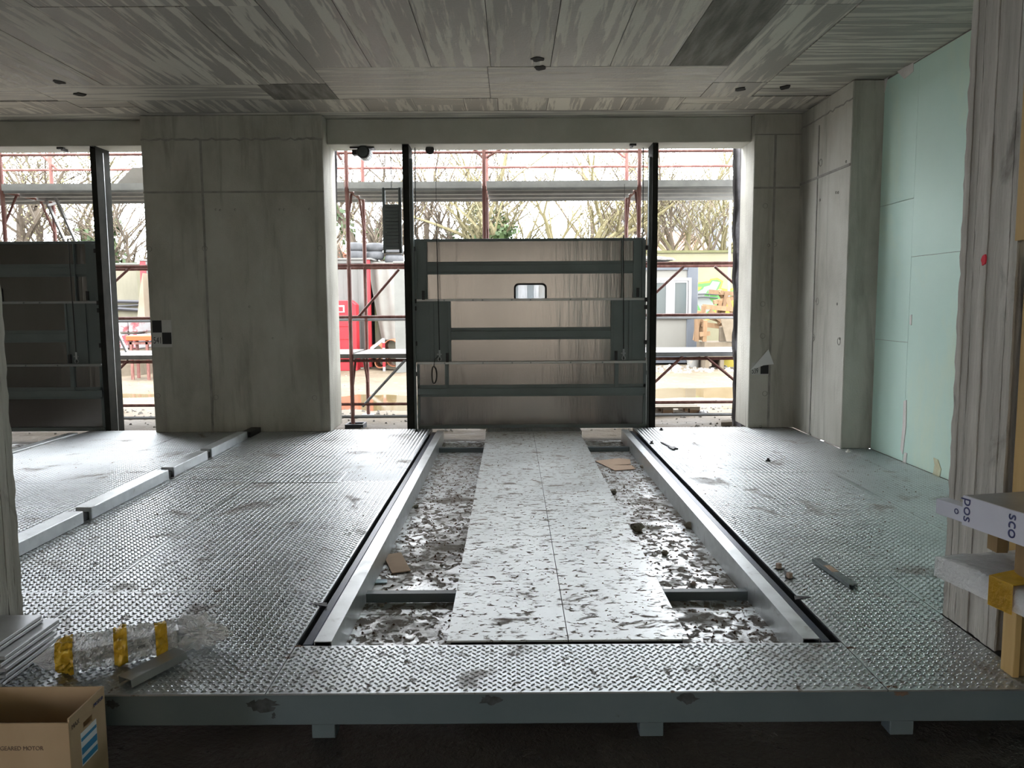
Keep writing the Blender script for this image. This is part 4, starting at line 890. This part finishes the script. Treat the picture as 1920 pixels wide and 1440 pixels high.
# ladder on the lower deck in the left bay
lad = thing('ladder', tuple(PY(225, 660, 10.6)), 'aluminium ladder standing on the lower deck in the left bay', 'ladder')
def lad_line(u0, v0, u1, v1, Y, nm): MB().bar(PY(u0, v0, Y), PY(u1, v1, Y), .05, .025).build(nm, 'alu', lad)
lad_line(100, 362, 238, 660, 10.5, 'stile')
A0 = PY(102, 362, 10.5); A1 = PY(240, 659, 10.5); B0 = PY(128, 366, 10.75); B1 = PY(216, 662, 10.75)
for t in (.06, .16, .27, .38, .5, .61, .72, .83, .93):
    p = A0.lerp(A1, t); MB().bar(p, p + Vector((-.28, .25, 0)), .028, .028).build('rung', 'alu', lad)
MB().bar(A0 + Vector((-.28, .25, 0)), A1 + Vector((-.28, .25, 0)), .05, .025).build('stile', 'alu', lad)
# dark net strips hanging at the opening edges
def net(name, u0, u1, v0, v1, Y, label):
    mb = MB(); n = 40; m = 5; vs = []
    for j in range(n + 1):
        v = v0 + (v1 - v0) * j / n
        for i in range(m + 1):
            a = PY(u0, v, Y); b = PY(u1, v, Y); t = i / m; p = a.lerp(b, t); p.y += .05 * math.sin(i * 2.2 + mnoise.noise((j * .3, i, 2)) * 2); p.x += .012 * mnoise.noise((j * .5, i * .3, 1)); vs.append(p)
    vs2 = [v + Vector((0, .004, 0)) for v in vs]
    q = [(j * (m + 1) + i, j * (m + 1) + i + 1, (j + 1) * (m + 1) + i + 1, (j + 1) * (m + 1) + i) for j in range(n) for i in range(m)]
    k = len(vs); mb.add(vs + vs2, q + [tuple(k + i for i in f[::-1]) for f in q]); mb.build(name, 'net', label=label, cat='net', group='scaffold nets')
net('scaffold_net', 1374, 1402, 268, 800, 9.82, 'grey scaffold net hanging beside the narrow right pier'); net('scaffold_net', 617, 633, 280, 800, 9.82, 'grey scaffold net hanging beside the wide pier')
p = PZ(671, 800, GZ)
mb = MB(); x0, x1 = p.x - .12, p.x + .11; mb.box(x0, x1, 9.95, 10.0, GZ - .02, GZ + .06); mb.box(x0, x1, 10.15, 10.2, GZ - .02, GZ + .06); mb.box(x0, x0 + .02, 10.0, 10.15, GZ - .02, GZ + .06); mb.box(x1 - .02, x1, 10.0, 10.15, GZ - .02, GZ + .06); mb.box(x0 + .02, x1 - .02, 10.0, 10.15, GZ - .02, GZ + .02); mb.build('base_trough', 'cabin_frame', sc, label='small dark trough around the pole foot')

# ---- euro pallet
pa = PZ(1232, 783, GZ); pb = PZ(1305, 783, GZ)
pal = thing('pallet', ((pa.x + pb.x) / 2, 11.5, GZ), 'weathered timber pallet on the mud right of the gate', 'pallet')
px0, px1 = 1.70, pb.x + .10; py0, py1 = 11.0, 11.8
for k in range(5): y = py0 + k * .172; MB().box(px0, px1, y, y + .13, GZ + .10, GZ + .122).build('top_board', 'timber_grey', pal)
for x in (px0, (px0 + px1) / 2 - .06, px1 - .14):
    MB().box(x, x + .14, py0, py1, GZ + .078, GZ + .099).build('stringer', 'timber_grey', pal); MB().box(x, x + .14, py0, py1, GZ - .01, GZ + .012).build('bottom_board', 'timber_grey', pal)
    for y in (py0, (py0 + py1) / 2 - .07, py1 - .14): MB().box(x, x + .14, y, y + .14, GZ + .013, GZ + .077).build('block', 'timber', pal)

# ---- site container with tyres
CY = 19.3
c0 = PY(268, 600, CY).x; c1 = PY(695, 600, CY).x; ct = PY(660, 487, CY).z
con = thing('container', ((c0 + c1) / 2, CY + 1.2, GZ), 'pale corrugated site container with red corner posts', 'container')
mb = MB(); n = int((c1 - c0 - .3) / .085); poly = []
prof = []
for k in range(n + 1):
    x = c0 + .14 + (c1 - c0 - .28) * k / n; ph = k % 4; prof.append((x + (.03 if ph == 2 else (-.03 if ph == 3 else 0)), CY + (.0 if ph in (0, 1) else .07)))
front = [(x, y, GZ + .1) for x, y in prof] + [(x, y, ct - .08) for x, y in prof]; m_ = len(prof)
mb.add(front, [(i, i + 1, m_ + i + 1, m_ + i) for i in range(m_ - 1)]); mb.box(c0 + .1, c1 - .1, CY + .08, CY + 2.4, GZ + .1, ct - .08); mb.build('corrugated_wall', 'container', con)
for x in (c0, c1 - .14): MB().box(x, x + .14, CY - .02, CY + .12, GZ + .05, ct).build('corner_post', 'signal_red', con)
MB().box(c0 + .14, c1 - .14, CY - .02, CY + .1, GZ + .05, GZ + .17).build('bottom_rail', 'signal_red', con); MB().box(c0 + .14, c1 - .14, CY - .02, CY + .1, ct - .08, ct - .001).build('top_rail', 'container', con); MB().box(c0 - .05, c1 + .05, CY - .06, CY + 2.45, ct, ct + .04).build('roof', 'container', con)
for x in (c0 + .2, (c0 + c1) / 2, c1 - .5): MB().box(x, x + .3, CY, CY + .4, GZ - .03, GZ + .05).build('footing', 'concrete_beam', con)
def tyre(u, k, Y, r, label):
    x = PY(u, 480, Y).x; z = ct + .042 + k * .205
    mb = MB(); mb.lathe((x, Y, z), [(r * .6, .0), (r * .85, .0), (r, .05), (r, .15), (r * .85, .20), (r * .6, .20), (r * .56, .17), (r * .56, .03), (r * .6, 0)], 24); mb.build('tyre', 'tyre', label=label, cat='tyre', group='tyres on the container', smooth=True)
for u, nme in ((668, 'left'), (703, 'middle')):
    for k in range(2): tyre(u, k, CY + .6 + (.25 if u > 690 else 0), .18 if u < 690 else .225, '%s tyre of the %s pair of old tyres on the container roof' % (['lower', 'upper'][k], nme))
# small lean-to shelf carrying two more tyres and draped tarp
c2x = PY(757, 600, CY).x
shed = thing('covered_pile', ((c1 + c2x) / 2, CY + 1, GZ), 'pile covered with a dirty white tarp right of the container', 'pile')
MB().box(c1 + .04, c2x - .25, CY + .35, CY + 2.2, GZ, ct - .12).build('core', 'wall_grey', shed)
mb = MB(); nn, mm_ = 14, 22; vs = []
for j in range(mm_ + 1):
    t = j / mm_
    for i in range(nn + 1):
        s_ = i / nn; ul = 690 + 26 * t ** 1.2; ur = 757
        vtop = 488 + 12 * s_; u = ul + (ur - ul) * s_; v = vtop + (637 - vtop) * t
        vs.append(PY(u, v, CY + .25 - .12 * t + .06 * mnoise.noise((s_ * 5, t * 1.5, 3)) + .03 * math.sin(s_ * 17 + t * 2)))
q = [(j * (nn + 1) + i, j * (nn + 1) + i + 1, (j + 1) * (nn + 1) + i + 1, (j + 1) * (nn + 1) + i) for j in range(mm_) for i in range(nn)]; k = len(vs)
mb.add(vs + [v + Vector((0, .01, 0)) for v in vs], q + [tuple(k + i for i in f[::-1]) for f in q]); mb.build('tarp', 'tarp', shed, smooth=True)
MB().box(c1 + .0, c2x + .3, CY + .2, CY + 2.3, ct - .11, ct - .06).build('top_sheet', 'tarp', shed)
for k in range(2):
    x = PY(739, 480, CY + .85).x; r = .235; z = ct - .055 + k * .205; mb = MB(); mb.lathe((x, CY + .85, z), [(r * .6, .0), (r * .85, .0), (r, .05), (r, .15), (r * .85, .20), (r * .6, .20), (r * .56, .17), (r * .56, .03), (r * .6, 0)], 24)
    mb.build('tyre', 'tyre', label='%s tyre of the right pair, on the covered pile' % ['lower', 'upper'][k], cat='tyre', group='tyres on the container', smooth=True)
x0, x1 = PY(741, 600, CY - .9).x, PY(760, 600, CY - .9).x; MB().box(x0, x1 + .1, CY - .95, CY - .72, GZ - .02, PY(748, 494, CY - .9).z).box(x0 - .02, x1 + .12, CY - .97, CY - .70, PY(748, 494, CY - .9).z, PY(748, 490, CY - .9).z).build('pale_post', 'post_pale', label='pale square post in front of the covered pile', cat='post', bevel=.01)
# orange sewer pipes
for i, (u, v, r, lb) in enumerate(((713, 680, .125, 'lower left'), (705, 657, .15, 'upper left'), (732, 650, .165, 'upper right'), (736, 676, .158, 'lower right'))):
    p = PY(u, v, CY - .55); t = None
    MB().pipe((p.x, CY - .6 + i * .05, p.z), (p.x + .0, CY + .05, p.z), r, r - .018).build('sewer_pipe', 'orange_pipe', label='orange plastic pipe, %s of the four beside the container' % lb, cat='pipe', group='orange pipes', smooth=False)
# red and white barrier tape post
p = PZ(733, 690, GZ); tp = thing('marker_post', (p.x, CY - .75, GZ), 'red and white striped marker post in front of the orange pipes', 'post')
ztop = PY(731, 634, CY - .75).z; nb = 7
for k in range(nb): MB().box(p.x - .03, p.x + .03, CY - .78, CY - .74, GZ + (ztop - GZ) * k / nb, GZ + (ztop - GZ) * (k + 1) / nb).build('stripe', 'signal_red' if k % 2 else 'upvc', tp)
MB().bar((p.x - .3, CY - .76, ztop - .25), (p.x, CY - .76, ztop - .02), .02, .07).build('tape', 'upvc', tp)
# red cabinet
rx0, rx1 = PY(600, 620, 18.8).x, PY(668, 620, 18.8).x; rz = PY(660, 563, 18.8).z
rc = thing('red_cabinet', ((rx0 + rx1) / 2, 18.9, GZ), 'bright red covered cabinet in front of the container', 'cabinet')
mb = MB(); mb.extrude([(rx0, 18.8, GZ), (rx1, 18.8, GZ), (rx1, 18.8, rz - .10), (rx1 - .12, 18.8, rz), (rx0 + .1, 18.8, rz), (rx0, 18.8, rz - .1)], (0, .4, 0)); mb.build('body', 'signal_red', rc, .01)
for z in (.25, .75, 1.05): MB().box(rx0 + .02, rx1 - .12, 18.785, 18.799, GZ + z, GZ + z + .02).build('fold', 'signal_red', rc)
x = PY(638, 578, 18.78).x; z = PY(638, 586, 18.78).z; MB().box(x - .12, x + .10, 18.78, 18.799, z, z + .17).build('notice', 'upvc', rc); MB().box(x - .08, x + .06, 18.775, 18.779, z + .03, z + .13).build('notice_print', 'signal_red', rc)

# ---- cabin
BYc = 20.0; cx1 = PY(1308, 600, BYc).x; cz1 = PY(1260, 491, BYc).z; cx0 = cx1 - 6.0
cab = thing('site_cabin', ((cx0 + cx1) / 2, BYc + 1.2, GZ), 'grey framed prefabricated site cabin with white window', 'cabin')
fw = .27; z0 = GZ + .05
MB().box(cx0 + fw, cx1 - fw, BYc + .04, BYc + 2.3, z0 + .25, cz1 - .2).build('wall', 'cabin_wall', cab)
for x in (cx0, cx1 - fw): MB().box(x, x + fw, BYc, BYc + 2.4, z0, cz1).build('corner_frame', 'cabin_frame', cab, .02)
MB().box(cx0 + fw, cx1 - fw, BYc, BYc + 2.4, cz1 - .2, cz1 - .001).build('roof_frame', 'cabin_frame', cab); MB().box(cx0 + fw, cx1 - fw, BYc, BYc + 2.4, z0, z0 + .28).build('base_frame', 'cabin_frame', cab)
def cw_(u): return PY(u, 560, BYc).x
def cz_(v): return PY(1265, v, BYc).z
def window(u0, u1, v0, v1, parent):
    x0, x1, za, zb = cw_(u0), cw_(u1), cz_(v1), cz_(v0); f = .07; mb = MB(); xm = (x0 + x1) / 2
    mb.box(x0, x1, BYc - .02, BYc + .06, za, za + f); mb.box(x0, x1, BYc - .02, BYc + .06, zb - f, zb); mb.box(x0, x0 + f, BYc - .02, BYc + .06, za + f, zb - f); mb.box(x1 - f, x1, BYc - .02, BYc + .06, za + f, zb - f); mb.box(xm - .06, xm + .06, BYc - .02, BYc + .06, za + f, zb - f)
    o = mb.build('window', 'upvc', parent)
    for a, b in ((x0 + f, xm - .06), (xm + .06, x1 - f)):
        g = .05; mb = MB(); mb.box(a, b, BYc - .0, BYc + .05, za + f, za + f + g); mb.box(a, b, BYc, BYc + .05, zb - f - g, zb - f); mb.box(a, a + g, BYc, BYc + .05, za + f + g, zb - f - g); mb.box(b - g, b, BYc, BYc + .05, za + f + g, zb - f - g); mb.build('sash', 'upvc', o)
        MB().box(a + g, b - g, BYc + .015, BYc + .03, za + f + g, zb - f - g).build('pane', 'dark_glass', o)
    return o
window(1218, 1296, 521, 598, cab)
window(950, 1010, 521, 598, cab)
scr = crumple((cx1 - 1.2, BYc + .5, cz1 + .085), .70, .36, .075, 4, .25).build('rubble_bag_heap', 'rubble', label='flat heap of pale rubble on the cabin roof', cat='heap')
# bucket
p = PZ(1299, 690, GZ); bk = thing('bucket', (p.x, p.y, GZ), 'dirty white plastic bucket in front of the cabin', 'bucket')
mb = MB(); mb.lathe((p.x, p.y, GZ), [(.0001, 0), (.125, 0), (.16, .33), (.15, .33), (.118, .02), (.0001, .02)], 24); mb.build('tub', 'bucket', bk, smooth=False)
mb = MB(); mb.lathe((p.x, p.y, GZ), [(.160, .28), (.175, .285), (.175, .335), (.160, .335)], 24); mb.build('rim', 'upvc', bk)
# timber heap
tg = random.Random(5)
def tframe(uv, w, Y, label):
    t = thing('broken_crate', tuple(PY(uv[0][0], uv[0][1], Y)), label, 'frame', 'broken timber frames')
    for (a, b) in uv_pairs(uv): MB().bar(PY(a[0], a[1], Y), PY(b[0], b[1], Y + tg.uniform(-.05, .15)), .09, w).build('timber', 'timber', t)
def uv_pairs(uv): return [(uv[i], uv[i + 1]) for i in range(0, len(uv), 2)]
tframe([(1312, 583), (1303, 638), (1320, 573), (1312, 637), (1318, 575), (1375, 580), (1315, 608), (1360, 613), (1318, 590), (1350, 600), (1352, 608), (1345, 590), (1330, 583), (1352, 600)], .11, 18.8, 'upright broken timber frame beside the cabin')
tframe([(1330, 547), (1378, 551), (1348, 545), (1358, 560), (1338, 567), (1378, 558), (1350, 562), (1346, 600), (1364, 558), (1374, 590), (1362, 548), (1353, 600)], .10, 18.95, 'tilted light timber frame on top of the timber heap')
tframe([(1306, 592), (1306, 640), (1322, 600), (1320, 640), (1310, 627), (1330, 625)], .10, 18.6, 'low timber frame at the foot of the heap')
MB().box(PY(1348, 600, 18.7).x, PY(1400, 600, 18.7).x, 18.6, 18.7, PY(1360, 640, 18.7).z, PY(1360, 612, 18.7).z).build('timber_crate', 'timber_grey', label='plank side of a crate in the timber heap', cat='crate', bevel=.01)
mb = MB(); P = [PY(u, v, 18.45) for u, v in ((1352, 600), (1375, 592), (1380, 640), (1362, 640))]; mb.extrude(P, (0, .04, 0)); mb.build('plywood_sheet', 'timber_grey', label='slanted plywood sheet in the timber heap', cat='sheet')
MB().box(PY(1354, 600, 19.4).x, PY(1385, 600, 19.4).x, 19.4, 19.45, GZ - .02, PY(1360, 560, 19.4).z).build('yellow_board', 'yellow_board', label='yellow board standing behind the timber heap', cat='board')
MB().box(PY(1320, 600, 18.6).x, PY(1390, 600, 18.6).x, 18.5, 19.3, GZ + .25, PY(1340, 640, 18.6).z - .02).box(PY(1350, 600, 18.6).x, PY(1357, 600, 18.6).x, 18.5, 19.3, GZ - .02, GZ + .25).box(PY(1322, 600, 18.6).x, PY(1329, 600, 18.6).x, 18.5, 19.3, GZ - .02, GZ + .25).build('timber_pallet', 'timber_grey', label='timber pallet under the broken frames', cat='pallet')

# ---- boundary wall
WY = 23.5; wtop = PY(1300, 474, WY).z
bw = MB().box(.5, 26, WY, WY + .35, GZ - .1, wtop).build('boundary_wall', 'wall_yellow', kind='structure', label='pale yellow boundary wall with graffiti behind the cabin')
MB().box(.5, 26, WY - .05, WY + .40, wtop, wtop + .07).build('coping', 'moss', bw)
bw2 = MB().box(-30, .49, WY, WY + .35, GZ - .1, PY(230, 496, WY).z).build('boundary_wall', 'wall_grey', kind='structure', label='stained grey boundary wall behind the container')
MB().box(-30, .49, WY - .04, WY + .39, PY(230, 496, WY).z, PY(230, 493, WY).z).build('coping', 'post_pale', bw2)
def graf(uv, m, dy): mb = MB(); P = [PY(u, v, WY - dy) for u, v in uv]; mb.extrude([(p.x, WY - dy, p.z) for p in P], (0, dy * .9, 0)); mb.build('graffiti', m, bw)
graf([(1308, 530), (1330, 527), (1332, 523), (1345, 521), (1356, 527), (1352, 540), (1366, 543), (1380, 537), (1400, 530), (1400, 560), (1360, 575), (1330, 600), (1308, 600)], 'g_yellow', .004)
graf([(1308, 532), (1331, 530), (1334, 525), (1345, 524), (1353, 529), (1348, 541), (1342, 548), (1370, 545), (1398, 535), (1398, 556), (1350, 572), (1325, 598), (1308, 598)], 'g_green', .006)
graf([(1308, 541), (1320, 538), (1331, 535), (1336, 527), (1350, 529), (1342, 545), (1332, 550), (1330, 560), (1342, 575), (1318, 590), (1308, 570)], 'g_white', .008)
graf([(1308, 536), (1322, 534), (1318, 542), (1308, 547)], 'g_green', .010); graf([(1308, 538), (1316, 538), (1312, 543), (1308, 545)], 'g_yellow', .012); graf([(1320, 555), (1328, 543), (1330, 556)], 'g_green', .010)
for v in (552, 558): MB().tube([PY(1300, v, WY - .06), PY(1322, v - 1, WY - .09), PY(1346, v + 1, WY - .06)], .02, 6).build('wall_cable', 'cable_black', label='black cable along the graffiti wall, %s strand' % ('upper' if v == 552 else 'lower'), cat='cable', group='wall cables')
for i, (v0, v1, v2) in enumerate(((567, 565, 566), (578, 579, 583), (576, 574, 570))):
    MB().tube([PY(150, v0, WY - .06), PY(225, v1, WY - .08), PY(290, v2, WY - .06)], .05 if i < 2 else .025, 6).build('wall_cable', 'cable_black', label='%s thick black cable along the stained grey wall' % ['top', 'bottom', 'crossing thin'][i], cat='cable', group='wall cables')
# drain pipe in front of the yellow wall
MB().tube([(PY(1369, 420, 22.5).x, 22.5, PY(1369, 300, 22.5).z), (PY(1369, 420, 22.5).x, 22.5, GZ)], .035, 8).build('thin_mast', 'scaffold_galv', label='thin grey mast in front of the yellow wall', cat='mast')

# ---- left bay background: packs, trestle, tarp by the container
for k in range(2):
    for i in range(3):
        a, b = PY(200 + i * 20, 620, 18.0).x, PY(219 + i * 20, 620, 18.0).x; za = PY(230, 655, 18).z + k * .37
        MB().box(a, b, 18.0, 18.7, za, za + .34).build('brick_pack', 'pack_red', label='red and white wrapped pack, %s row, %s in the left bay yard' % (['lower', 'upper'][k], ['first from the left', 'middle', 'last before the tarp'][i]), cat='pack', group='wrapped packs', bevel=.03)
MB().box(PY(198, 660, 18).x, PY(262, 660, 18).x, 18, 18.7, GZ - .02, PY(230, 655, 18).z - .005).build('pack_plinth', 'timber_grey', label='timber plinth under the wrapped packs', cat='plinth')
tr = thing('trestle', (PY(270, 660, 17).x, 17.0, GZ), 'orange topped trestle in the yard beside the wide pier', 'trestle')
x0, x1 = PY(244, 635, 17).x, PY(330, 635, 17).x; zt1, zt0 = PY(265, 629, 17).z, PY(265, 638, 17).z
MB().box(x0, x1, 16.8, 17.2, zt0, zt1).build('top', 'orange_paint', tr, .01); MB().box(x0, x1, 16.85, 17.15, zt0 - .08, zt0 - .03).build('rail', 'scaffold_red', tr)
for x in (x0 + .05, (x0 + x1) / 2 - .1, x1 - .1):
    for y in (16.85, 17.12): MB().box(x, x + .05, y, y + .05, GZ - .03, zt0).build('leg', 'scaffold_red', tr)
mb = MB(); P = [PY(u, v, CY - .6) for u, v in ((267, 512), (262, 545), (257, 600), (256, 640), (252, 665), (272, 668), (272, 600))]; mb.extrude(P, (0, .5, 0)); mb.build('tarp', 'tarp_tan', label='tan tarp hanging at the left end of the container', cat='tarp')
flake('scrap_board', [(190, 770), (230, 768), (232, 773), (190, 776)], GZ + .02, .04, 'timber', 'flat timber board on the mud in the left bay', 'board')
rock('grass_tuft', 222, 778, GZ, .05, 'moss', 'small green tuft on the mud in the left bay', 'tuft')
flake('scrap_board', [(1352, 793), (1375, 792), (1375, 797), (1352, 798)], GZ + .03, .04, 'timber_grey', 'short timber offcut beside the right net', 'board')
rock('plastic_scrap', 1318, 777, GZ + .02, .05, 'upvc', 'white plastic scrap beside the pallet', 'scrap')

# ---- far buildings
def building(u0, u1, v0, Y, dep, m, label, rows, cols):
    x0, x1 = PY(u0, 430, Y).x, PY(u1, 430, Y).x; z1 = PY((u0 + u1) / 2, v0, Y).z
    t = thing('apartment_building', ((x0 + x1) / 2, Y + dep / 2, GZ), label, 'building', 'far buildings'); MB().box(x0, x1, Y, Y + dep, GZ, z1).build('wall', m, t)
    MB().box(x0 - .2, x1 + .2, Y - .2, Y + dep, z1, z1 + .3).build('roof_edge', 'facade_pale', t)
    for r in range(rows):
        for c in range(cols):
            x = x0 + (x1 - x0) * (c + .5) / cols; z = z1 - 1.6 - r * 2.8; w_ = (x1 - x0) / cols * .24
            o = MB().box(x - w_ - .1, x + w_ + .1, Y - .06, Y + .02, z - .8, z + .8).build('window', 'facade_pale', t); MB().box(x - w_, x + w_, Y - .08, Y - .061, z - .7, z + .7).build('pane', 'dark_glass', o)
building(1140, 1186, 402, 62, 8, 'facade_grey', 'grey apartment block just right of the gate top', 3, 3)
building(1240, 1330, 378, 70, 8, 'facade_pale', 'pale apartment block behind the trees on the right', 4, 5); building(1318, 1420, 360, 76, 8, 'facade_grey', 'taller grey apartment block at the right behind the trees', 4, 5)
hx0, hx1 = PY(1228, 450, 40).x, PY(1345, 450, 40).x; hz0, hz1 = PY(1270, 474, 40).z, PY(1270, 425, 40).z
ho = thing('house', ((hx0 + hx1) / 2, 43, GZ), 'house with orange tiled roof behind the yellow wall', 'house')
MB().box(hx0 + .3, hx1 - .3, 40.3, 46, GZ, hz0 - .01).build('wall', 'facade_pale', ho); mb = MB(); xm = (hx0 + hx1) / 2
mb.add([(hx0, 39.7, hz0), (hx1, 39.7, hz0), (hx1, 46.3, hz0), (hx0, 46.3, hz0), (xm - .8, 43, hz1), (xm + .8, 43, hz1)], [(0, 1, 5, 4), (1, 2, 5), (2, 3, 4, 5), (3, 0, 4), (3, 2, 1, 0)]); mb.build('roof', 'roof_tile', ho)
hb = thing('brick_house', (PY(630, 470, 36).x, 38, GZ), 'brick gable seen between container and wide pier', 'house'); x = PY(630, 470, 36).x
MB().box(x - 2, x + .35, 36, 40, GZ, PY(630, 478, 36).z).build('wall', 'roof_tile', hb); mb = MB(); zz_ = PY(630, 478, 36).z; mb.extrude([(x - 2, 36, zz_ + .001), (x + .5, 36, zz_ + .001), (x - .75, 36, zz_ + .9)], (0, 4, 0)); mb.build('roof', 'roof_tile', hb)

# ---- trees
def tree(x, y, h, seed, label, lean=(0, 0), r0=.16, mossy=False, ivy=0., buds=900, forks=4, spread=.55, group='bare trees behind the yard', ivy_top=.8):
    r0 *= 1.3; g = random.Random(seed); t = thing('tree', (x, y, GZ), label, 'tree', group); mb = MB(); tips = []; trunk = []
    def grow(p, d, L, r, dep):
        n = 5 if dep == 0 else (4 if dep < 3 else 3); pts = [p]; rs = [r]; q = p.copy(); dd = d.copy()
        for k in range(n):
            dd = (dd + Vector((g.gauss(0, .13), g.gauss(0, .13), g.gauss(.03, .06)))).normalized(); q = q + dd * (L / n); pts.append(q.copy()); rs.append(r * (1 - .62 * (k + 1) / n))
        mb.tube(pts, rs, 7 if dep == 0 else (5 if dep == 1 else 3), False)
        if dep == 0: trunk.extend(zip(pts, rs))
        if dep == 1: trunk.extend(list(zip(pts, rs))[:3])
        if dep >= 2: tips.extend(pts[1:])
        if dep >= 4: return
        m = [forks + 2, forks + 1, forks, 3][dep]
        for k in range(m):
            f = g.uniform(.28 if dep == 0 else .2, 1.0); i = min(n - 1, int(f * n)); pp = pts[i].lerp(pts[i + 1], f * n - i); rr = rs[i] * .62
            a = g.uniform(0, 6.28); o = Vector((math.cos(a), math.sin(a), g.uniform(-.1, .5))); nd = (dd * (1 - spread) + o * spread).normalized(); nd = (nd + Vector((0, 0, .22))).normalized()
            grow(pp, nd, L * g.uniform(.48, .72), max(rr, .007), dep + 1)
    grow(Vector((x, y, GZ - .05)), Vector((lean[0], lean[1], 1)).normalized(), h * .55, r0, 0)
    mb.build('branches', 'bark_moss' if mossy else 'bark', t)
    if buds:
        mb = MB()
        for _ in range(buds):
            p = g.choice(tips) + Vector((g.gauss(0, .12), g.gauss(0, .12), g.gauss(0, .12))); s = g.uniform(.02, .05); a = Vector((g.gauss(0, 1), g.gauss(0, 1), g.gauss(0, 1))).normalized(); b = a.orthogonal().normalized()
            mb.add([p, p + a * s + b * s * .5, p + a * s * 2, p + a * s - b * s * .5], [(0, 1, 2, 3)])
        mb.build('young_leaves', 'bud', t, kind='stuff')
    if ivy:
        mb = MB()
        for _ in range(int(ivy)):
            i = g.randrange(len(trunk)); p, r = trunk[i]; 
            if i + 1 < len(trunk) and (trunk[i + 1][0] - p).length < 2.5: p = p.lerp(trunk[i + 1][0], g.random())
            if p.z > h * ivy_top: continue
            a = g.uniform(0, 6.28); p = p + Vector((math.cos(a), math.sin(a), 0)) * (r + abs(g.gauss(0, .16))) + Vector((0, 0, g.gauss(0, .15))); s = g.uniform(.05, .10)
            a = Vector((g.gauss(0, 1), g.gauss(0, 1) - .6, g.gauss(0, 1))).normalized(); b = a.orthogonal().normalized(); c = a.cross(b)
            mb.add([p - b * s, p - c * s, p + b * s, p + c * s * 1.2], [(0, 1, 2, 3)])
        mb.build('ivy', 'ivy', t, kind='stuff')
    return t
def tx(u, Y): return PY(u, 470, Y).x
tree(tx(722, 27), 27, 9.5, 1, 'leaning ivy-clad tree behind the tyres', (-.38, .1), .24, False, 500, 500, ivy_top=.75)
tree(tx(745, 28.5), 28.5, 9, 2, 'slim bare tree rising left of the counterweight', (.02, 0), .12, False, 0, 600)
tree(tx(838, 29), 29, 9, 3, 'straight ivy-wrapped tree left of the central scaffold pole', (.02, 0), .13, False, 1300, 500, ivy_top=.62)
tree(tx(890, 26), 26, 7, 4, 'bushy ivy-covered tree at the central scaffold pole', (.10, 0), .15, True, 2200, 500, ivy_top=.62, spread=.6)
tree(tx(990, 27), 27, 9.5, 5, 'mossy tree right of the central scaffold pole', (.03, 0), .17, True, 0, 1100)
tree(tx(1015, 28), 28, 9, 6, 'mossy tree leaning right above the gate', (.52, 0), .20, True, 0, 1200)
tree(tx(1085, 30), 30, 9.5, 7, 'thin bare tree above the right half of the gate', (.12, 0), .11, False, 0, 1000)
tree(tx(1150, 31), 31, 10, 8, 'bare budding tree above the right gate corner', (-.1, 0), .13, True, 0, 1100)
tree(tx(1262, 27), 27, 8.5, 9, 'budding tree just right of the right guide post', (.14, 0), .13, True, 0, 1500)
tree(tx(1330, 28), 28, 9, 10, 'budding tree above the graffiti wall', (-.18, 0), .12, False, 0, 1500)
tree(tx(1390, 28), 28, 9, 11, 'budding tree behind the right net', (-.12, 0), .14, True, 0, 1400)
tree(tx(640, 30), 30, 9, 12, 'bare tree at the edge of the wide pier', (.1, 0), .12, False, 0, 500)
tree(tx(20, 25), 25, 8.5, 13, 'dense budding tree at the far left edge', (.12, 0), .20, False, 0, 2200, spread=.65)
tree(tx(95, 27), 27, 9, 14, 'dense budding tree above the left gate', (-.1, 0), .16, False, 0, 2000, spread=.65)
tree(tx(150, 29), 29, 8.5, 15, 'leafy bare tree left of the left guide post', (.2, 0), .14, True, 0, 1400, spread=.65)
tree(tx(275, 26), 26, 8, 16, 'leaning tree with ivy beside the wide pier', (-.45, 0), .17, False, 1500, 700, ivy_top=.55)
tree(tx(225, 28), 28, 6, 17, 'low ivy-covered tree right of the left guide post', (.05, 0), .14, False, 2600, 500, ivy_top=.7, spread=.65)
tree(tx(930, 32), 32, 10, 18, 'background tree behind the central scaffold pole', (-.05, 0), .13, False, 0, 700)
tree(tx(1210, 33), 33, 10, 19, 'background tree behind the right guide post', (.05, 0), .13, False, 0, 1100)
tree(tx(800, 33), 33, 10, 20, 'background tree behind the left guide post', (.08, 0), .12, False, 0, 500)
